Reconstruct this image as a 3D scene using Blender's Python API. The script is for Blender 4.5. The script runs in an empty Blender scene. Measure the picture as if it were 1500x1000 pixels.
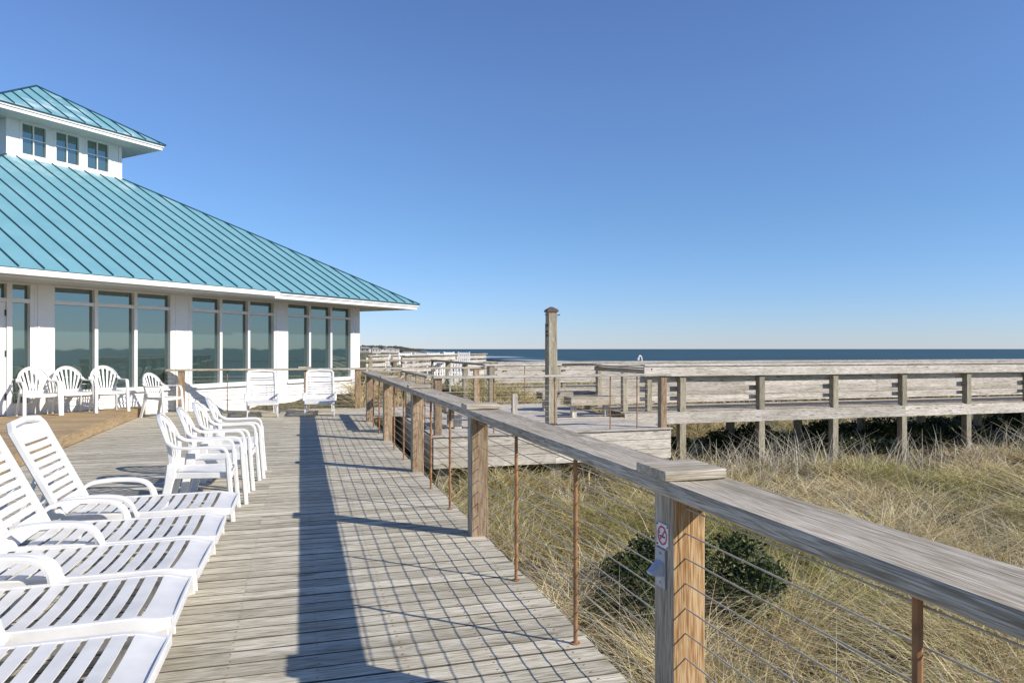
import bpy, math, random
import numpy as np
from mathutils import Vector, Matrix
random.seed(7); rng = np.random.default_rng(11)
R = math.radians
S = bpy.context.scene
C = S.collection

# ---------------------------------------------------------------- camera, sky, sun
cam_d = bpy.data.cameras.new('camera'); cam = bpy.data.objects.new('camera', cam_d); C.objects.link(cam)
cam.location = (0, 0, 1.5); cam.rotation_euler = (R(90), 0, R(-16.4486))
cam_d.sensor_width = 36; cam_d.lens = 25.2; cam_d.shift_y = 11/1500
cam_d.clip_start = 0.05; cam_d.clip_end = 90000
S.camera = cam
SUNV = Vector((1.26, -1.07, 1.0)).normalized()
w = bpy.data.worlds.new('World'); S.world = w; w.use_nodes = True
nt = w.node_tree; nt.nodes.clear()
sky = nt.nodes.new('ShaderNodeTexSky'); sky.sky_type = 'NISHITA'; sky.sun_disc = False
sky.sun_elevation = math.asin(SUNV.z); sky.sun_rotation = math.atan2(SUNV.x, SUNV.y)
sky.altitude = 0; sky.air_density = 1.0; sky.dust_density = 0.0; sky.ozone_density = 5.0
bg = nt.nodes.new('ShaderNodeBackground'); bg.inputs[1].default_value = 0.14
wo = nt.nodes.new('ShaderNodeOutputWorld')
geo = nt.nodes.new('ShaderNodeTexCoord'); sx = nt.nodes.new('ShaderNodeSeparateXYZ'); nt.links.new(geo.outputs['Generated'], sx.inputs[0])
cr = nt.nodes.new('ShaderNodeValToRGB'); el = cr.color_ramp.elements
while len(el) < 5: el.new(0.5)
for q_, (p_, c_) in zip(el, [(0.0, (0.46, 0.525, 0.76)), (0.05, (0.48, 0.55, 0.75)), (0.16, (0.52, 0.60, 0.71)), (0.34, (0.64, 0.675, 0.785)), (0.6, (0.66, 0.665, 0.82))]): q_.position = p_; q_.color = (*c_, 1)
nt.links.new(sx.outputs[2], cr.inputs[0])
mu = nt.nodes.new('ShaderNodeMix'); mu.data_type = 'RGBA'; mu.blend_type = 'MULTIPLY'; mu.inputs[0].default_value = 1
nt.links.new(sky.outputs[0], mu.inputs[6]); nt.links.new(cr.outputs[0], mu.inputs[7]); nt.links.new(mu.outputs[2], bg.inputs[0]); nt.links.new(bg.outputs[0], wo.inputs[0])
sd = bpy.data.lights.new('sun', 'SUN'); sd.energy = 4.0; sd.angle = R(0.5); sd.color = (1, 0.945, 0.86)
sun = bpy.data.objects.new('sun', sd); C.objects.link(sun); sun.rotation_euler = SUNV.to_track_quat('Z', 'Y').to_euler()
S.view_settings.view_transform = 'Standard'; S.view_settings.look = 'None'
S.view_settings.exposure = 0.5; S.view_settings.gamma = 1
S.cycles.max_bounces = 6

# ---------------------------------------------------------------- materials
def newmat(name):
    m = bpy.data.materials.new(name); m.use_nodes = True
    n = m.node_tree; return m, n, n.nodes['Principled BSDF']
def node(n, t, **k):
    x = n.nodes.new(t)
    for a, b in k.items(): setattr(x, a, b)
    return x
def ramp(n, src, stops):
    r = node(n, 'ShaderNodeValToRGB'); e = r.color_ramp.elements
    while len(e) < len(stops): e.new(0.5)
    for q, (p, c) in zip(e, stops): q.position = p; q.color = (*c, 1)
    n.links.new(src, r.inputs[0]); return r
def mixc(n, a, b, f, mode='MIX'):
    x = node(n, 'ShaderNodeMix', data_type='RGBA', blend_type=mode)
    for s, v in ((x.inputs[6], a), (x.inputs[7], b), (x.inputs[0], f)):
        if hasattr(v, 'links') or isinstance(v, bpy.types.NodeSocket): n.links.new(v, s)
        elif isinstance(v, tuple): s.default_value = (*v, 1)
        else: s.default_value = v
    return x.outputs[2]
def wood(name, dark, mid, light, knots=0.5, rough=0.85, vary=0.35, bump=0.5, grain=1.0, stain=None):
    m, n, p = newmat(name)
    at = node(n, 'ShaderNodeAttribute', attribute_name='gc')
    mp = node(n, 'ShaderNodeMapping'); mp.inputs['Scale'].default_value = (2.8, 46*grain, 46*grain); n.links.new(at.outputs[1], mp.inputs[0])
    n1 = node(n, 'ShaderNodeTexNoise'); n1.inputs['Scale'].default_value = 1.0; n1.inputs['Detail'].default_value = 5; n1.inputs['Distortion'].default_value = 1.9
    n.links.new(mp.outputs[0], n1.inputs[0])
    mp2 = node(n, 'ShaderNodeMapping'); mp2.inputs['Scale'].default_value = (10, 230*grain, 230*grain); n.links.new(at.outputs[1], mp2.inputs[0])
    n2 = node(n, 'ShaderNodeTexNoise'); n2.inputs['Scale'].default_value = 1.0; n2.inputs['Detail'].default_value = 3; n.links.new(mp2.outputs[0], n2.inputs[0])
    ad = node(n, 'ShaderNodeMath', operation='MULTIPLY_ADD'); ad.inputs[1].default_value = 0.52
    n.links.new(n2.outputs[0], ad.inputs[0])
    m1 = node(n, 'ShaderNodeMath', operation='MULTIPLY'); m1.inputs[1].default_value = 0.58; n.links.new(n1.outputs[0], m1.inputs[0]); n.links.new(m1.outputs[0], ad.inputs[2])
    r = ramp(n, ad.outputs[0], [(0.42, dark), (0.53, mid), (0.64, light)])
    col = r.outputs[0]
    # broad weathering patches
    mp3 = node(n, 'ShaderNodeMapping'); mp3.inputs['Scale'].default_value = (0.9, 5, 5); n.links.new(at.outputs[1], mp3.inputs[0])
    n3 = node(n, 'ShaderNodeTexNoise'); n3.inputs['Scale'].default_value = 1.0; n3.inputs['Detail'].default_value = 4; n.links.new(mp3.outputs[0], n3.inputs[0])
    f3 = ramp(n, n3.outputs[0], [(0.35, (0.62, 0.6, 0.55)), (0.65, (1.1, 1.1, 1.12))])
    col = mixc(n, col, f3.outputs[0], 0.6, 'MULTIPLY')
    if stain:
        f4 = ramp(n, n3.outputs[0], [(0.52, (0, 0, 0)), (0.66, (1, 1, 1))])
        col = mixc(n, col, stain, f4.outputs[0])
    # per-board tint
    ar = node(n, 'ShaderNodeAttribute', attribute_name='rnd')
    br = node(n, 'ShaderNodeMapRange'); br.inputs[3].default_value = 1-vary; br.inputs[4].default_value = 1+vary*0.5
    n.links.new(ar.outputs[2], br.inputs[0])
    cb = node(n, 'ShaderNodeCombineColor')
    for i in range(3): n.links.new(br.outputs[0], cb.inputs[i])
    col = mixc(n, col, cb.outputs[0], 1.0, 'MULTIPLY')
    if knots:
        mk = node(n, 'ShaderNodeMapping'); mk.inputs['Scale'].default_value = (1.6, 6.5, 6.5); n.links.new(at.outputs[1], mk.inputs[0])
        v = node(n, 'ShaderNodeTexVoronoi'); v.inputs['Scale'].default_value = 1.0; n.links.new(mk.outputs[0], v.inputs[0])
        fk = ramp(n, v.outputs[0], [(0.05, (1, 1, 1)), (0.15, (0, 0, 0))])
        mm = node(n, 'ShaderNodeMath', operation='MULTIPLY'); mm.inputs[1].default_value = knots; n.links.new(fk.outputs[0], mm.inputs[0])
        col = mixc(n, col, tuple(c*0.35 for c in dark), mm.outputs[0])
    n.links.new(col, p.inputs['Base Color']); p.inputs['Roughness'].default_value = rough
    p.inputs['Specular IOR Level'].default_value = 0.25
    b = node(n, 'ShaderNodeBump'); b.inputs['Strength'].default_value = bump; b.inputs['Distance'].default_value = 0.003
    n.links.new(ad.outputs[0], b.inputs['Height']); n.links.new(b.outputs[0], p.inputs['Normal'])
    return m
def plain(name, c, rough=0.5, var=0.12, scale=3.0, metallic=0.0, spec=0.5, bump=0.0):
    m, n, p = newmat(name)
    tc = node(n, 'ShaderNodeTexCoord'); nz = node(n, 'ShaderNodeTexNoise'); nz.inputs['Scale'].default_value = scale; nz.inputs['Detail'].default_value = 6
    n.links.new(tc.outputs['Object'], nz.inputs[0])
    r = ramp(n, nz.outputs[0], [(0.3, tuple(x*(1-var) for x in c)), (0.7, tuple(min(1, x*(1+var*0.6)) for x in c))])
    n.links.new(r.outputs[0], p.inputs['Base Color']); p.inputs['Roughness'].default_value = rough
    p.inputs['Metallic'].default_value = metallic; p.inputs['Specular IOR Level'].default_value = spec
    if bump:
        b = node(n, 'ShaderNodeBump'); b.inputs['Strength'].default_value = bump; b.inputs['Distance'].default_value = 0.01
        n.links.new(nz.outputs[0], b.inputs['Height']); n.links.new(b.outputs[0], p.inputs['Normal'])
    return m
M = {}
M['deck'] = wood('deck_wood', (0.26, 0.225, 0.145), (0.54, 0.485, 0.36), (0.75, 0.69, 0.56), knots=0.6, vary=0.2, grain=1.2)
M['rail'] = wood('rail_wood', (0.26, 0.212, 0.145), (0.40, 0.342, 0.255), (0.62, 0.552, 0.445), knots=0.2, vary=0.15, bump=0.9, grain=1.5)
M['post'] = wood('post_wood', (0.20, 0.12, 0.065), (0.35, 0.235, 0.14), (0.50, 0.38, 0.25), knots=0.6, vary=0.25, grain=0.8)
M['pine'] = wood('post_pine_wood', (0.25, 0.115, 0.04), (0.42, 0.245, 0.11), (0.60, 0.42, 0.23), knots=0.7, vary=0.1, grain=0.8)
M['bleach'] = wood('bleached_wood', (0.24, 0.20, 0.15), (0.57, 0.515, 0.43), (0.72, 0.665, 0.58), knots=0.75, vary=0.22)
M['pile'] = wood('pile_wood', (0.18, 0.15, 0.095), (0.36, 0.31, 0.22), (0.50, 0.45, 0.345), knots=0.4, vary=0.3)
M['tan'] = wood('tan_board', (0.26, 0.17, 0.08), (0.40, 0.28, 0.15), (0.50, 0.37, 0.22), knots=0.2, vary=0.12)
M['white'] = plain('white_paint', (0.78, 0.765, 0.72), 0.5, 0.05, 2)
M['plastic'] = plain('white_plastic', (0.72, 0.70, 0.66), 0.42, 0.12, 7)
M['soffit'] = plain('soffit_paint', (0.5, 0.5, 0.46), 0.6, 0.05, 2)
M['greypost'] = wood('greyed_post_wood', (0.24, 0.20, 0.145), (0.38, 0.335, 0.25), (0.52, 0.47, 0.37), knots=0.4, vary=0.15)
M['gapshade'] = plain('board_gap_shade', (0.085, 0.072, 0.05), 0.9)  # dark board edges paint in the shade of the gaps between boards
M['rust'] = plain('rusty_steel', (0.36, 0.185, 0.085), 0.85, 0.45, 14, 0.2)
M['steel'] = plain('cable_steel', (0.47, 0.42, 0.34), 0.7, 0.2, 30, 0.1)
M['galv'] = plain('galvanised_steel', (0.42, 0.45, 0.50), 0.5, 0.15, 25, 0.3)
M['dark'] = plain('dark_metal', (0.03, 0.03, 0.035), 0.5)
M['copper'] = plain('copper_cap', (0.13, 0.085, 0.065), 0.6, 0.3, 8, 0.3)
M['red'] = plain('red_print', (0.55, 0.03, 0.05), 0.5)
M['signw'] = plain('sign_white', (0.75, 0.72, 0.74), 0.5)
M['black'] = plain('black_print', (0.02, 0.02, 0.02), 0.5)
M['pink'] = plain('red_door_edge', (0.22, 0.03, 0.06), 0.5)
M['shingle'] = plain('pale_shingle', (0.45, 0.43, 0.40), 0.8)

def roofmat():
    m, n, p = newmat('turquoise_metal_roof')
    tc = node(n, 'ShaderNodeTexCoord')
    nz = node(n, 'ShaderNodeTexNoise'); nz.inputs['Scale'].default_value = 1.2; nz.inputs['Detail'].default_value = 8; nz.inputs['Roughness'].default_value = 0.65
    n.links.new(tc.outputs['Object'], nz.inputs[0])
    r = ramp(n, nz.outputs[0], [(0.3, (0.14, 0.32, 0.365)), (0.6, (0.17, 0.36, 0.405)), (0.82, (0.25, 0.42, 0.455))])
    at = node(n, 'ShaderNodeAttribute', attribute_name='rnd')
    # salt bloom stains that belong to the sheet metal near the top
    st = node(n, 'ShaderNodeTexNoise'); st.inputs['Scale'].default_value = 2.2; st.inputs['Detail'].default_value = 7
    n.links.new(tc.outputs['Object'], st.inputs[0])
    g = node(n, 'ShaderNodeSeparateXYZ'); n.links.new(tc.outputs['Object'], g.inputs[0])
    mr = node(n, 'ShaderNodeMapRange'); mr.inputs[1].default_value = 5.6; mr.inputs[2].default_value = 6.5; n.links.new(g.outputs[2], mr.inputs[0])
    rr = ramp(n, st.outputs[0], [(0.5, (0, 0, 0)), (0.7, (1, 1, 1))])
    mm = node(n, 'ShaderNodeMath', operation='MULTIPLY'); n.links.new(mr.outputs[0], mm.inputs[0]); n.links.new(rr.outputs[0], mm.inputs[1])
    m2 = node(n, 'ShaderNodeMath', operation='MULTIPLY'); m2.inputs[1].default_value = 0.8; n.links.new(mm.outputs[0], m2.inputs[0])
    col = mixc(n, r.outputs[0], (0.5, 0.62, 0.64), m2.outputs[0])
    n.links.new(col, p.inputs['Base Color']); p.inputs['Roughness'].default_value = 0.5; p.inputs['Specular IOR Level'].default_value = 0.4
    return m
M['roof'] = roofmat()
M['seam'] = plain('roof_seam_shade', (0.016, 0.06, 0.085), 0.5, 0.2)  # roof-coloured metal; the dark teal puts the seams' shaded sides into the colour

def glassmat():
    m, n, p = newmat('tinted_glass')
    p.inputs['Base Color'].default_value = (0.035, 0.058, 0.056, 1); p.inputs['Roughness'].default_value = 0.02
    p.inputs['IOR'].default_value = 2.9; p.inputs['Specular Tint'].default_value = (0.88, 1.0, 0.9, 1)
    tc = node(n, 'ShaderNodeTexCoord'); nz = node(n, 'ShaderNodeTexNoise'); nz.inputs['Scale'].default_value = 0.9
    n.links.new(tc.outputs['Object'], nz.inputs[0])
    b = node(n, 'ShaderNodeBump'); b.inputs['Strength'].default_value = 0.03; b.inputs['Distance'].default_value = 0.05
    n.links.new(nz.outputs[0], b.inputs['Height']); n.links.new(b.outputs[0], p.inputs['Normal'])
    return m
M['glass'] = glassmat()

def vcol(name, rough=0.8, trans=0.3):
    m, n, p = newmat(name)
    at = node(n, 'ShaderNodeAttribute', attribute_name='col')
    n.links.new(at.outputs[0], p.inputs['Base Color']); p.inputs['Roughness'].default_value = rough
    p.inputs['Specular IOR Level'].default_value = 0.2
    if trans:
        t = node(n, 'ShaderNodeBsdfTranslucent'); n.links.new(at.outputs[0], t.inputs[0])
        mx = node(n, 'ShaderNodeMixShader'); mx.inputs[0].default_value = trans
        o = n.nodes['Material Output']
        n.links.new(p.outputs[0], mx.inputs[1]); n.links.new(t.outputs[0], mx.inputs[2]); n.links.new(mx.outputs[0], o.inputs[0])
    return m
M['blade'] = vcol('grass_blades', 0.8, 0.25)
M['leaf'] = vcol('shrub_leaves', 0.5, 0.2)

def groundmat():
    m, n, p = newmat('dune_ground')
    tc = node(n, 'ShaderNodeTexCoord')
    a = node(n, 'ShaderNodeTexNoise'); a.inputs['Scale'].default_value = 9; a.inputs['Detail'].default_value = 8; n.links.new(tc.outputs['Object'], a.inputs[0])
    b = node(n, 'ShaderNodeTexNoise'); b.inputs['Scale'].default_value = 0.12; b.inputs['Detail'].default_value = 6; n.links.new(tc.outputs['Object'], b.inputs[0])
    r1 = ramp(n, a.outputs[0], [(0.35, (0.055, 0.05, 0.025)), (0.65, (0.20, 0.165, 0.10))])
    r2 = ramp(n, b.outputs[0], [(0.38, (0.075, 0.085, 0.04)), (0.62, (0.22, 0.185, 0.11))])
    at = node(n, 'ShaderNodeAttribute', attribute_name='far')
    c = mixc(n, r1.outputs[0], r2.outputs[0], at.outputs[2])
    as_ = node(n, 'ShaderNodeAttribute', attribute_name='sand')
    c = mixc(n, c, (0.34, 0.29, 0.215), as_.outputs[2])
    n.links.new(c, p.inputs['Base Color']); p.inputs['Roughness'].default_value = 0.95; p.inputs['Specular IOR Level'].default_value = 0.1
    bp = node(n, 'ShaderNodeBump'); bp.inputs['Distance'].default_value = 0.05; n.links.new(a.outputs[0], bp.inputs['Height']); n.links.new(bp.outputs[0], p.inputs['Normal'])
    return m
M['ground'] = groundmat()
def watermat():
    m, n, p = newmat('sea_water')
    tc = node(n, 'ShaderNodeTexCoord')
    mp = node(n, 'ShaderNodeMapping'); mp.inputs['Scale'].default_value = (0.03, 0.006, 1); mp.inputs['Rotation'].default_value = (0, 0, R(-7))
    n.links.new(tc.outputs['Object'], mp.inputs[0])
    a = node(n, 'ShaderNodeTexNoise'); a.inputs['Scale'].default_value = 1; a.inputs['Detail'].default_value = 8; n.links.new(mp.outputs[0], a.inputs[0])
    r = ramp(n, a.outputs[0], [(0.3, (0.030, 0.066, 0.085)), (0.7, (0.045, 0.095, 0.112))])
    # surf: foam lines near the shore (distance from the shoreline stored on the mesh)
    at = node(n, 'ShaderNodeAttribute', attribute_name='shore')
    mp2 = node(n, 'ShaderNodeMapping'); mp2.inputs['Scale'].default_value = (0.035, 0.008, 1); n.links.new(tc.outputs['Object'], mp2.inputs[0])
    b = node(n, 'ShaderNodeTexNoise'); b.inputs['Scale'].default_value = 1; b.inputs['Detail'].default_value = 5; n.links.new(mp2.outputs[0], b.inputs[0])
    su = node(n, 'ShaderNodeMath', operation='ADD'); n.links.new(at.outputs[2], su.inputs[0]); n.links.new(b.outputs[0], su.inputs[1])
    fr = ramp(n, su.outputs[0], [(0.98, (0, 0, 0)), (1.0, (1, 1, 1))])
    mr = node(n, 'ShaderNodeMapRange'); mr.inputs[1].default_value = 1.02; mr.inputs[2].default_value = 1.18; n.links.new(su.outputs[0], mr.inputs[0])
    c = mixc(n, r.outputs[0], (0.55, 0.58, 0.58), mr.outputs[0])
    n.links.new(c, p.inputs['Base Color']); p.inputs['Roughness'].default_value = 0.55; p.inputs['Specular IOR Level'].default_value = 0.12
    return m
M['water'] = watermat()

# ---------------------------------------------------------------- mesh builder
def rect(wd, ht, ch=0.0):
    a, b = wd/2, ht/2
    if not ch: return [(-a, -b), (a, -b), (a, b), (-a, b)]
    return [(-a+ch, -b), (a-ch, -b), (a, -b+ch), (a, b-ch), (a-ch, b), (-a+ch, b), (-a, b-ch), (-a, -b+ch)]
def circ(r, k=8): return [(r*math.cos(2*math.pi*i/k), r*math.sin(2*math.pi*i/k)) for i in range(k)]
class MB:
    def __init__(s): s.v = []; s.f = []; s.m = []; s.g = []; s.r = []
    def face(s, idx, mat=0, gc=None, rnd=0.5):
        s.f.append(tuple(idx)); s.m.append(mat); s.g.append(gc if gc else [tuple(s.v[i]) for i in idx]); s.r.append(rnd)
    def sweep(s, pts, prof, up=(0, 0, 1), mat=0, closed=False, cap=True, scale=None):
        pts = [Vector(p) for p in pts]; up = Vector(up); n = len(pts); k = len(prof)
        off = Vector((random.uniform(0, 50), random.uniform(0, 9), random.uniform(0, 9))); rnd = random.random()
        base = len(s.v); L = 0; gco = []
        for i, p in enumerate(pts):
            a = pts[(i-1) % n] if (i > 0 or closed) else p; b = pts[(i+1) % n] if (i < n-1 or closed) else p
            t = (b-a).normalized(); sd_ = t.cross(up)
            if sd_.length < 1e-5: sd_ = Vector((0, 1, 0))
            sd_.normalize(); u = sd_.cross(t).normalized()
            q = 1.0
            if 0 < i < n-1 or closed:   # keep width through bends
                d1 = (p-a).normalized(); d2 = (b-p).normalized(); q = 1/max(0.6, math.cos(d1.angle(d2, 0)/2))
            if i: L += (p-pts[i-1]).length
            sc = scale[i] if scale else 1.0
            for (x, y) in prof:
                s.v.append(p + sd_*x*sc*q + u*y*sc*(1 if not q else 1)); gco.append((L+off.x, x+off.y, y+off.z))
        N = n if closed else n-1
        for i in range(N):
            for j in range(k):
                j2 = (j+1) % k; i2 = (i+1) % n
                ids = (i*k+j, i*k+j2, i2*k+j2, i2*k+j)
                s.face([base+q_ for q_ in ids], mat, [gco[q_] for q_ in ids], rnd)
        if cap and not closed:
            for e, rev in ((0, True), (n-1, False)):
                ids = [e*k+j for j in range(k)]
                if rev: ids = ids[::-1]
                s.face([base+q_ for q_ in ids], mat, [(gco[q_][0]*1.0, gco[q_][1], gco[q_][2]) for q_ in ids], rnd)
    def beam(s, p0, p1, wd, ht, ch=0.0, up=(0, 0, 1), mat=0): s.sweep([p0, p1], rect(wd, ht, ch), up, mat)
    def rod(s, p0, p1, r, k=8, mat=0):
        up = (1, 0, 0) if abs(Vector(p1).z-Vector(p0).z) > 0.9*(Vector(p1)-Vector(p0)).length else (0, 0, 1)
        s.sweep([p0, p1], circ(r, k), up, mat)
    def post(s, x, y, z0, z1, wd, ch=0.006, mat=0, rot=0, wy=None):
        s.sweep([(x, y, z0), (x, y, z1)], rect(wy or wd, wd, ch), (math.cos(rot), math.sin(rot), 0), mat)
    def poly(s, pts, mat=0, rnd=0.5):
        b = len(s.v); s.v += [Vector(p) for p in pts]; s.face(range(b, b+len(pts)), mat, None, rnd)
    def slab(s, pts, th, mat=0, mat_side=None, d=(0, 0, -1)):
        d = Vector(d)*th; n = len(pts); b = len(s.v)
        s.v += [Vector(p) for p in pts] + [Vector(p)+d for p in pts]
        s.face(range(b, b+n), mat); s.face(range(b+2*n-1, b+n-1, -1), mat if mat_side is None else mat_side)
        for i in range(n):
            j = (i+1) % n; s.face((b+i, b+n+i, b+n+j, b+j), mat if mat_side is None else mat_side)
    def box(s, x0, x1, y0, y1, z0, z1, mat=0):
        s.beam(((x0+x1)/2, y0, (z0+z1)/2), ((x0+x1)/2, y1, (z0+z1)/2), x1-x0, z1-z0, mat=mat)
    def build(s, name, mats, parent=None, smooth=True, angle=35):
        me = bpy.data.meshes.new(name); me.from_pydata([tuple(p) for p in s.v], [], s.f)
        if not isinstance(mats, (list, tuple)): mats = [mats]
        for mm in mats: me.materials.append(M[mm])
        me.polygons.foreach_set('material_index', s.m)
        ga = me.attributes.new('gc', 'FLOAT_VECTOR', 'CORNER'); ga.data.foreach_set('vector', [c for f in s.g for p in f for c in p])
        ra = me.attributes.new('rnd', 'FLOAT', 'FACE'); ra.data.foreach_set('value', s.r)
        if smooth: me.shade_smooth(); me.set_sharp_from_angle(angle=R(angle))
        else: me.shade_flat()
        me.update()
        o = bpy.data.objects.new(name, me); C.objects.link(o)
        if parent: o.parent = parent
        return o
def tag(o, label=None, cat=None, group=None, kind=None):
    for k, v_ in (('label', label), ('category', cat), ('group', group), ('kind', kind)):
        if v_: o[k] = v_
    return o
def thing(name, label, cat, loc=(0, 0, 0), rz=0, group=None):
    o = bpy.data.objects.new(name, None); C.objects.link(o); o.empty_display_size = 0.2
    o.location = loc; o.rotation_euler = (0, 0, rz); return tag(o, label, cat, group)
def dup(root, loc, rz, label, scale=1.0, group=None):
    def cp(o, parent):
        c = o.copy(); C.objects.link(c); c.parent = parent
        for ch in [q for q in o.children]: cp(ch, c)
        return c
    c = cp(root, None); c.location = loc; c.rotation_euler = (0, 0, rz); c.scale = (scale,)*3
    c['label'] = label
    if group: c['group'] = group
    return c
def fast_mesh(name, V, F, col=None, mat=None, parent=None, attrs=None):
    """V (n,3), F (m,k) arrays"""
    me = bpy.data.meshes.new(name); k = F.shape[1]
    me.vertices.add(len(V)); me.vertices.foreach_set('co', V.astype(np.float32).ravel())
    me.loops.add(F.size); me.loops.foreach_set('vertex_index', F.astype(np.int32).ravel())
    me.polygons.add(len(F)); me.polygons.foreach_set('loop_start', np.arange(0, F.size, k, dtype=np.int32))
    me.update(calc_edges=True)
    if col is not None:
        ca = me.attributes.new('col', 'FLOAT_COLOR', 'POINT')
        ca.data.foreach_set('color', np.concatenate([col, np.ones((len(col), 1))], 1).astype(np.float32).ravel())
    for a, b in (attrs or {}).items():
        q = me.attributes.new(a, 'FLOAT', 'POINT'); q.data.foreach_set('value', b.astype(np.float32).ravel())
    if mat: me.materials.append(M[mat])
    o = bpy.data.objects.new(name, me); C.objects.link(o)
    if parent: o.parent = parent
    return o

# ---------------------------------------------------------------- terrain, sea
def sm(a, b, x): t = np.clip((x-a)/(b-a), 0, 1); return t*t*(3-2*t)
def shoreX(Y): return 135 + np.maximum(0, Y-500)*0.135
def gz(X, Y):
    X = np.asarray(X, float); Y = np.asarray(Y, float)
    z = -1.36 + (0.08+0.26*sm(8, 12.5, Y))*(1-sm(6.4, 8.0, X)) + 0.10*np.sin(X*0.9+1.3)*np.cos(Y*0.7) + 0.06*np.sin(X*2.1+Y*1.7)
    z = z + 1.05*sm(17.2, 22.5, Y)*(1-0.35*sm(9, 16, X))*(1-sm(30, 60, Y)) + 0.08*sm(13, 20, X)*sm(4, 14, Y)
    z = z + 0.55*sm(15.5, 19.5, Y)*(1-sm(1.5, 5, X))*0.3
    z = z + 0.30*sm(30, 60, Y+X)*np.sin(X*0.11+0.4)*np.cos(Y*0.09+1.0)
    d = shoreX(Y)-X
    z = z - 4.3*(1-sm(25, 118, d)) - 3*(1-sm(-150, 20, d))
    return z
n_ = 420
u = np.linspace(-1, 1, n_); gx = 5+np.sinh(u*8.2)/np.sinh(8.2)*6000*1.0; gy = 10+np.sinh(u*8.2)/np.sinh(8.2)*7000
XX, YY = np.meshgrid(gx, gy); ZZ = gz(XX, YY)
V = np.stack([XX, YY, ZZ], -1).reshape(-1, 3)
ii = (np.arange(n_-1)[:, None]*n_+np.arange(n_-1)[None]).ravel()
F = np.stack([ii, ii+1, ii+n_+1, ii+n_], 1)
rr_ = np.hypot(XX, YY); dd = shoreX(YY)-XX
g = fast_mesh('ground', V, F, None, 'ground', attrs={'far': sm(18, 40, rr_), 'sand': sm(110, 70, dd)*1.0 if False else 1-sm(55, 90, dd)})
tag(g, kind='structure'); g.data.shade_smooth()
# sea: strips running along the coast so that the surf follows the shoreline
ys = np.concatenate([np.linspace(-4000, 0, 12), np.linspace(60, 1500, 60), np.geomspace(1600, 60000, 40)])
ds = np.array([0, 10, 22, 36, 52, 70, 95, 130, 200, 400, 1000, 4000, 15000, 60000.])-26
Yg, Dg = np.meshgrid(ys, ds, indexing='ij'); Xg = shoreX(Yg)+Dg
V = np.stack([Xg, Yg, np.full_like(Xg, -5.0)], -1).reshape(-1, 3); nd = len(ds)
ii = (np.arange(len(ys)-1)[:, None]*nd+np.arange(nd-1)[None]).ravel(); F = np.stack([ii, ii+1, ii+nd+1, ii+nd], 1)
sea = fast_mesh('sea', V, F, None, 'water', attrs={'shore': np.where(Dg < -10, 0.5, np.interp(Dg, [0, 8, 26, 60, 120], [0.62, 0.42, 0.5, 0.2, 0]))}); tag(sea, kind='structure')

# ---------------------------------------------------------------- main deck
RX0, RX1, RZ = 1.27, 1.53, 1.02      # main rail: inner edge, outer edge, top
DE = 1.425; DY = 18.72               # deck edge, far edge
FD = Vector((1, 1, 0)).normalized(); FN = Vector((-1, 1, 0)).normalized(); FA = Vector((-3.597, 18.168, 0))
def fp(s_, u_, z): return FA+FD*s_+FN*u_+Vector((0, 0, z))
b = MB(); y = -3.0; k = 0
prof = [(-0.0685, -0.019), (0.0685, -0.019), (0.0705, -0.004), (0.0675, 0.0), (0.035, -0.0012), (0, -0.002), (-0.035, -0.0012), (-0.0675, 0.0), (-0.0705, -0.004)]
def deck_row(b, y, x0, x1, joints, z=0.0, mat=0, side=None):
    xs = [x0]+[j for j in joints if x0+0.3 < j < x1-0.3]+[x1]
    for a, c in zip(xs[:-1], xs[1:]):
        dz = random.uniform(-0.0015, 0.0015)
        f0_ = len(b.f); b.sweep([(a+0.0015, y, z+dz), (c-0.0015, y, z+dz)], prof, mat=mat)
        if side is not None:
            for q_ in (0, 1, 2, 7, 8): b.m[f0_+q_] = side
while y < DY:
    # the boards stop at the wall of the pavilion
    xmin = -9.0
    if y > 11: xmin = max(-9.0, (y-18.168)-3.597+0.05) if (y-18.168-3.597) > -9 else -9.0
    joints = [-0.33, -5.2] if (k//3) % 2 else ([-2.75, -7.0] if (k % 5) else [-1.55, -6.1])
    xe = DE+random.uniform(-0.006, 0.006)
    if y > 15.85: xe = 2.2
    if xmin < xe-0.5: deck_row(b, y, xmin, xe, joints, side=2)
    if y > 0.8:
        for xj in np.arange(1.30, max(xmin, -5.0), -0.4065):
            for dy in (-0.04, 0.04):
                xs_, ys_, q_ = xj+random.uniform(-0.006, 0.006), y+dy+random.uniform(-0.004, 0.004), 0.0042
                b.poly([(xs_-q_, ys_-q_, 0.0016), (xs_+q_, ys_-q_, 0.0016), (xs_+q_, ys_+q_, 0.0016), (xs_-q_, ys_+q_, 0.0016)], 1)
    y += 0.1495; k += 1
b.beam((DE-0.04, -3, -0.16), (DE-0.04, 15.8, -0.16), 0.04, 0.26)
b.beam((-3, DY+0.03, -0.16), (2.2, DY+0.03, -0.16), 0.04, 0.26)
tag(b.build('deck', ['deck', 'rust', 'gapshade']), kind='structure')
b = MB()
for yy in np.arange(-2, 18, 3.05): b.post(DE-0.14, yy+0.3, -1.9, -0.03, 0.14)
tag(b.build('deck_piles', 'pile'), kind='structure')

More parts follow.
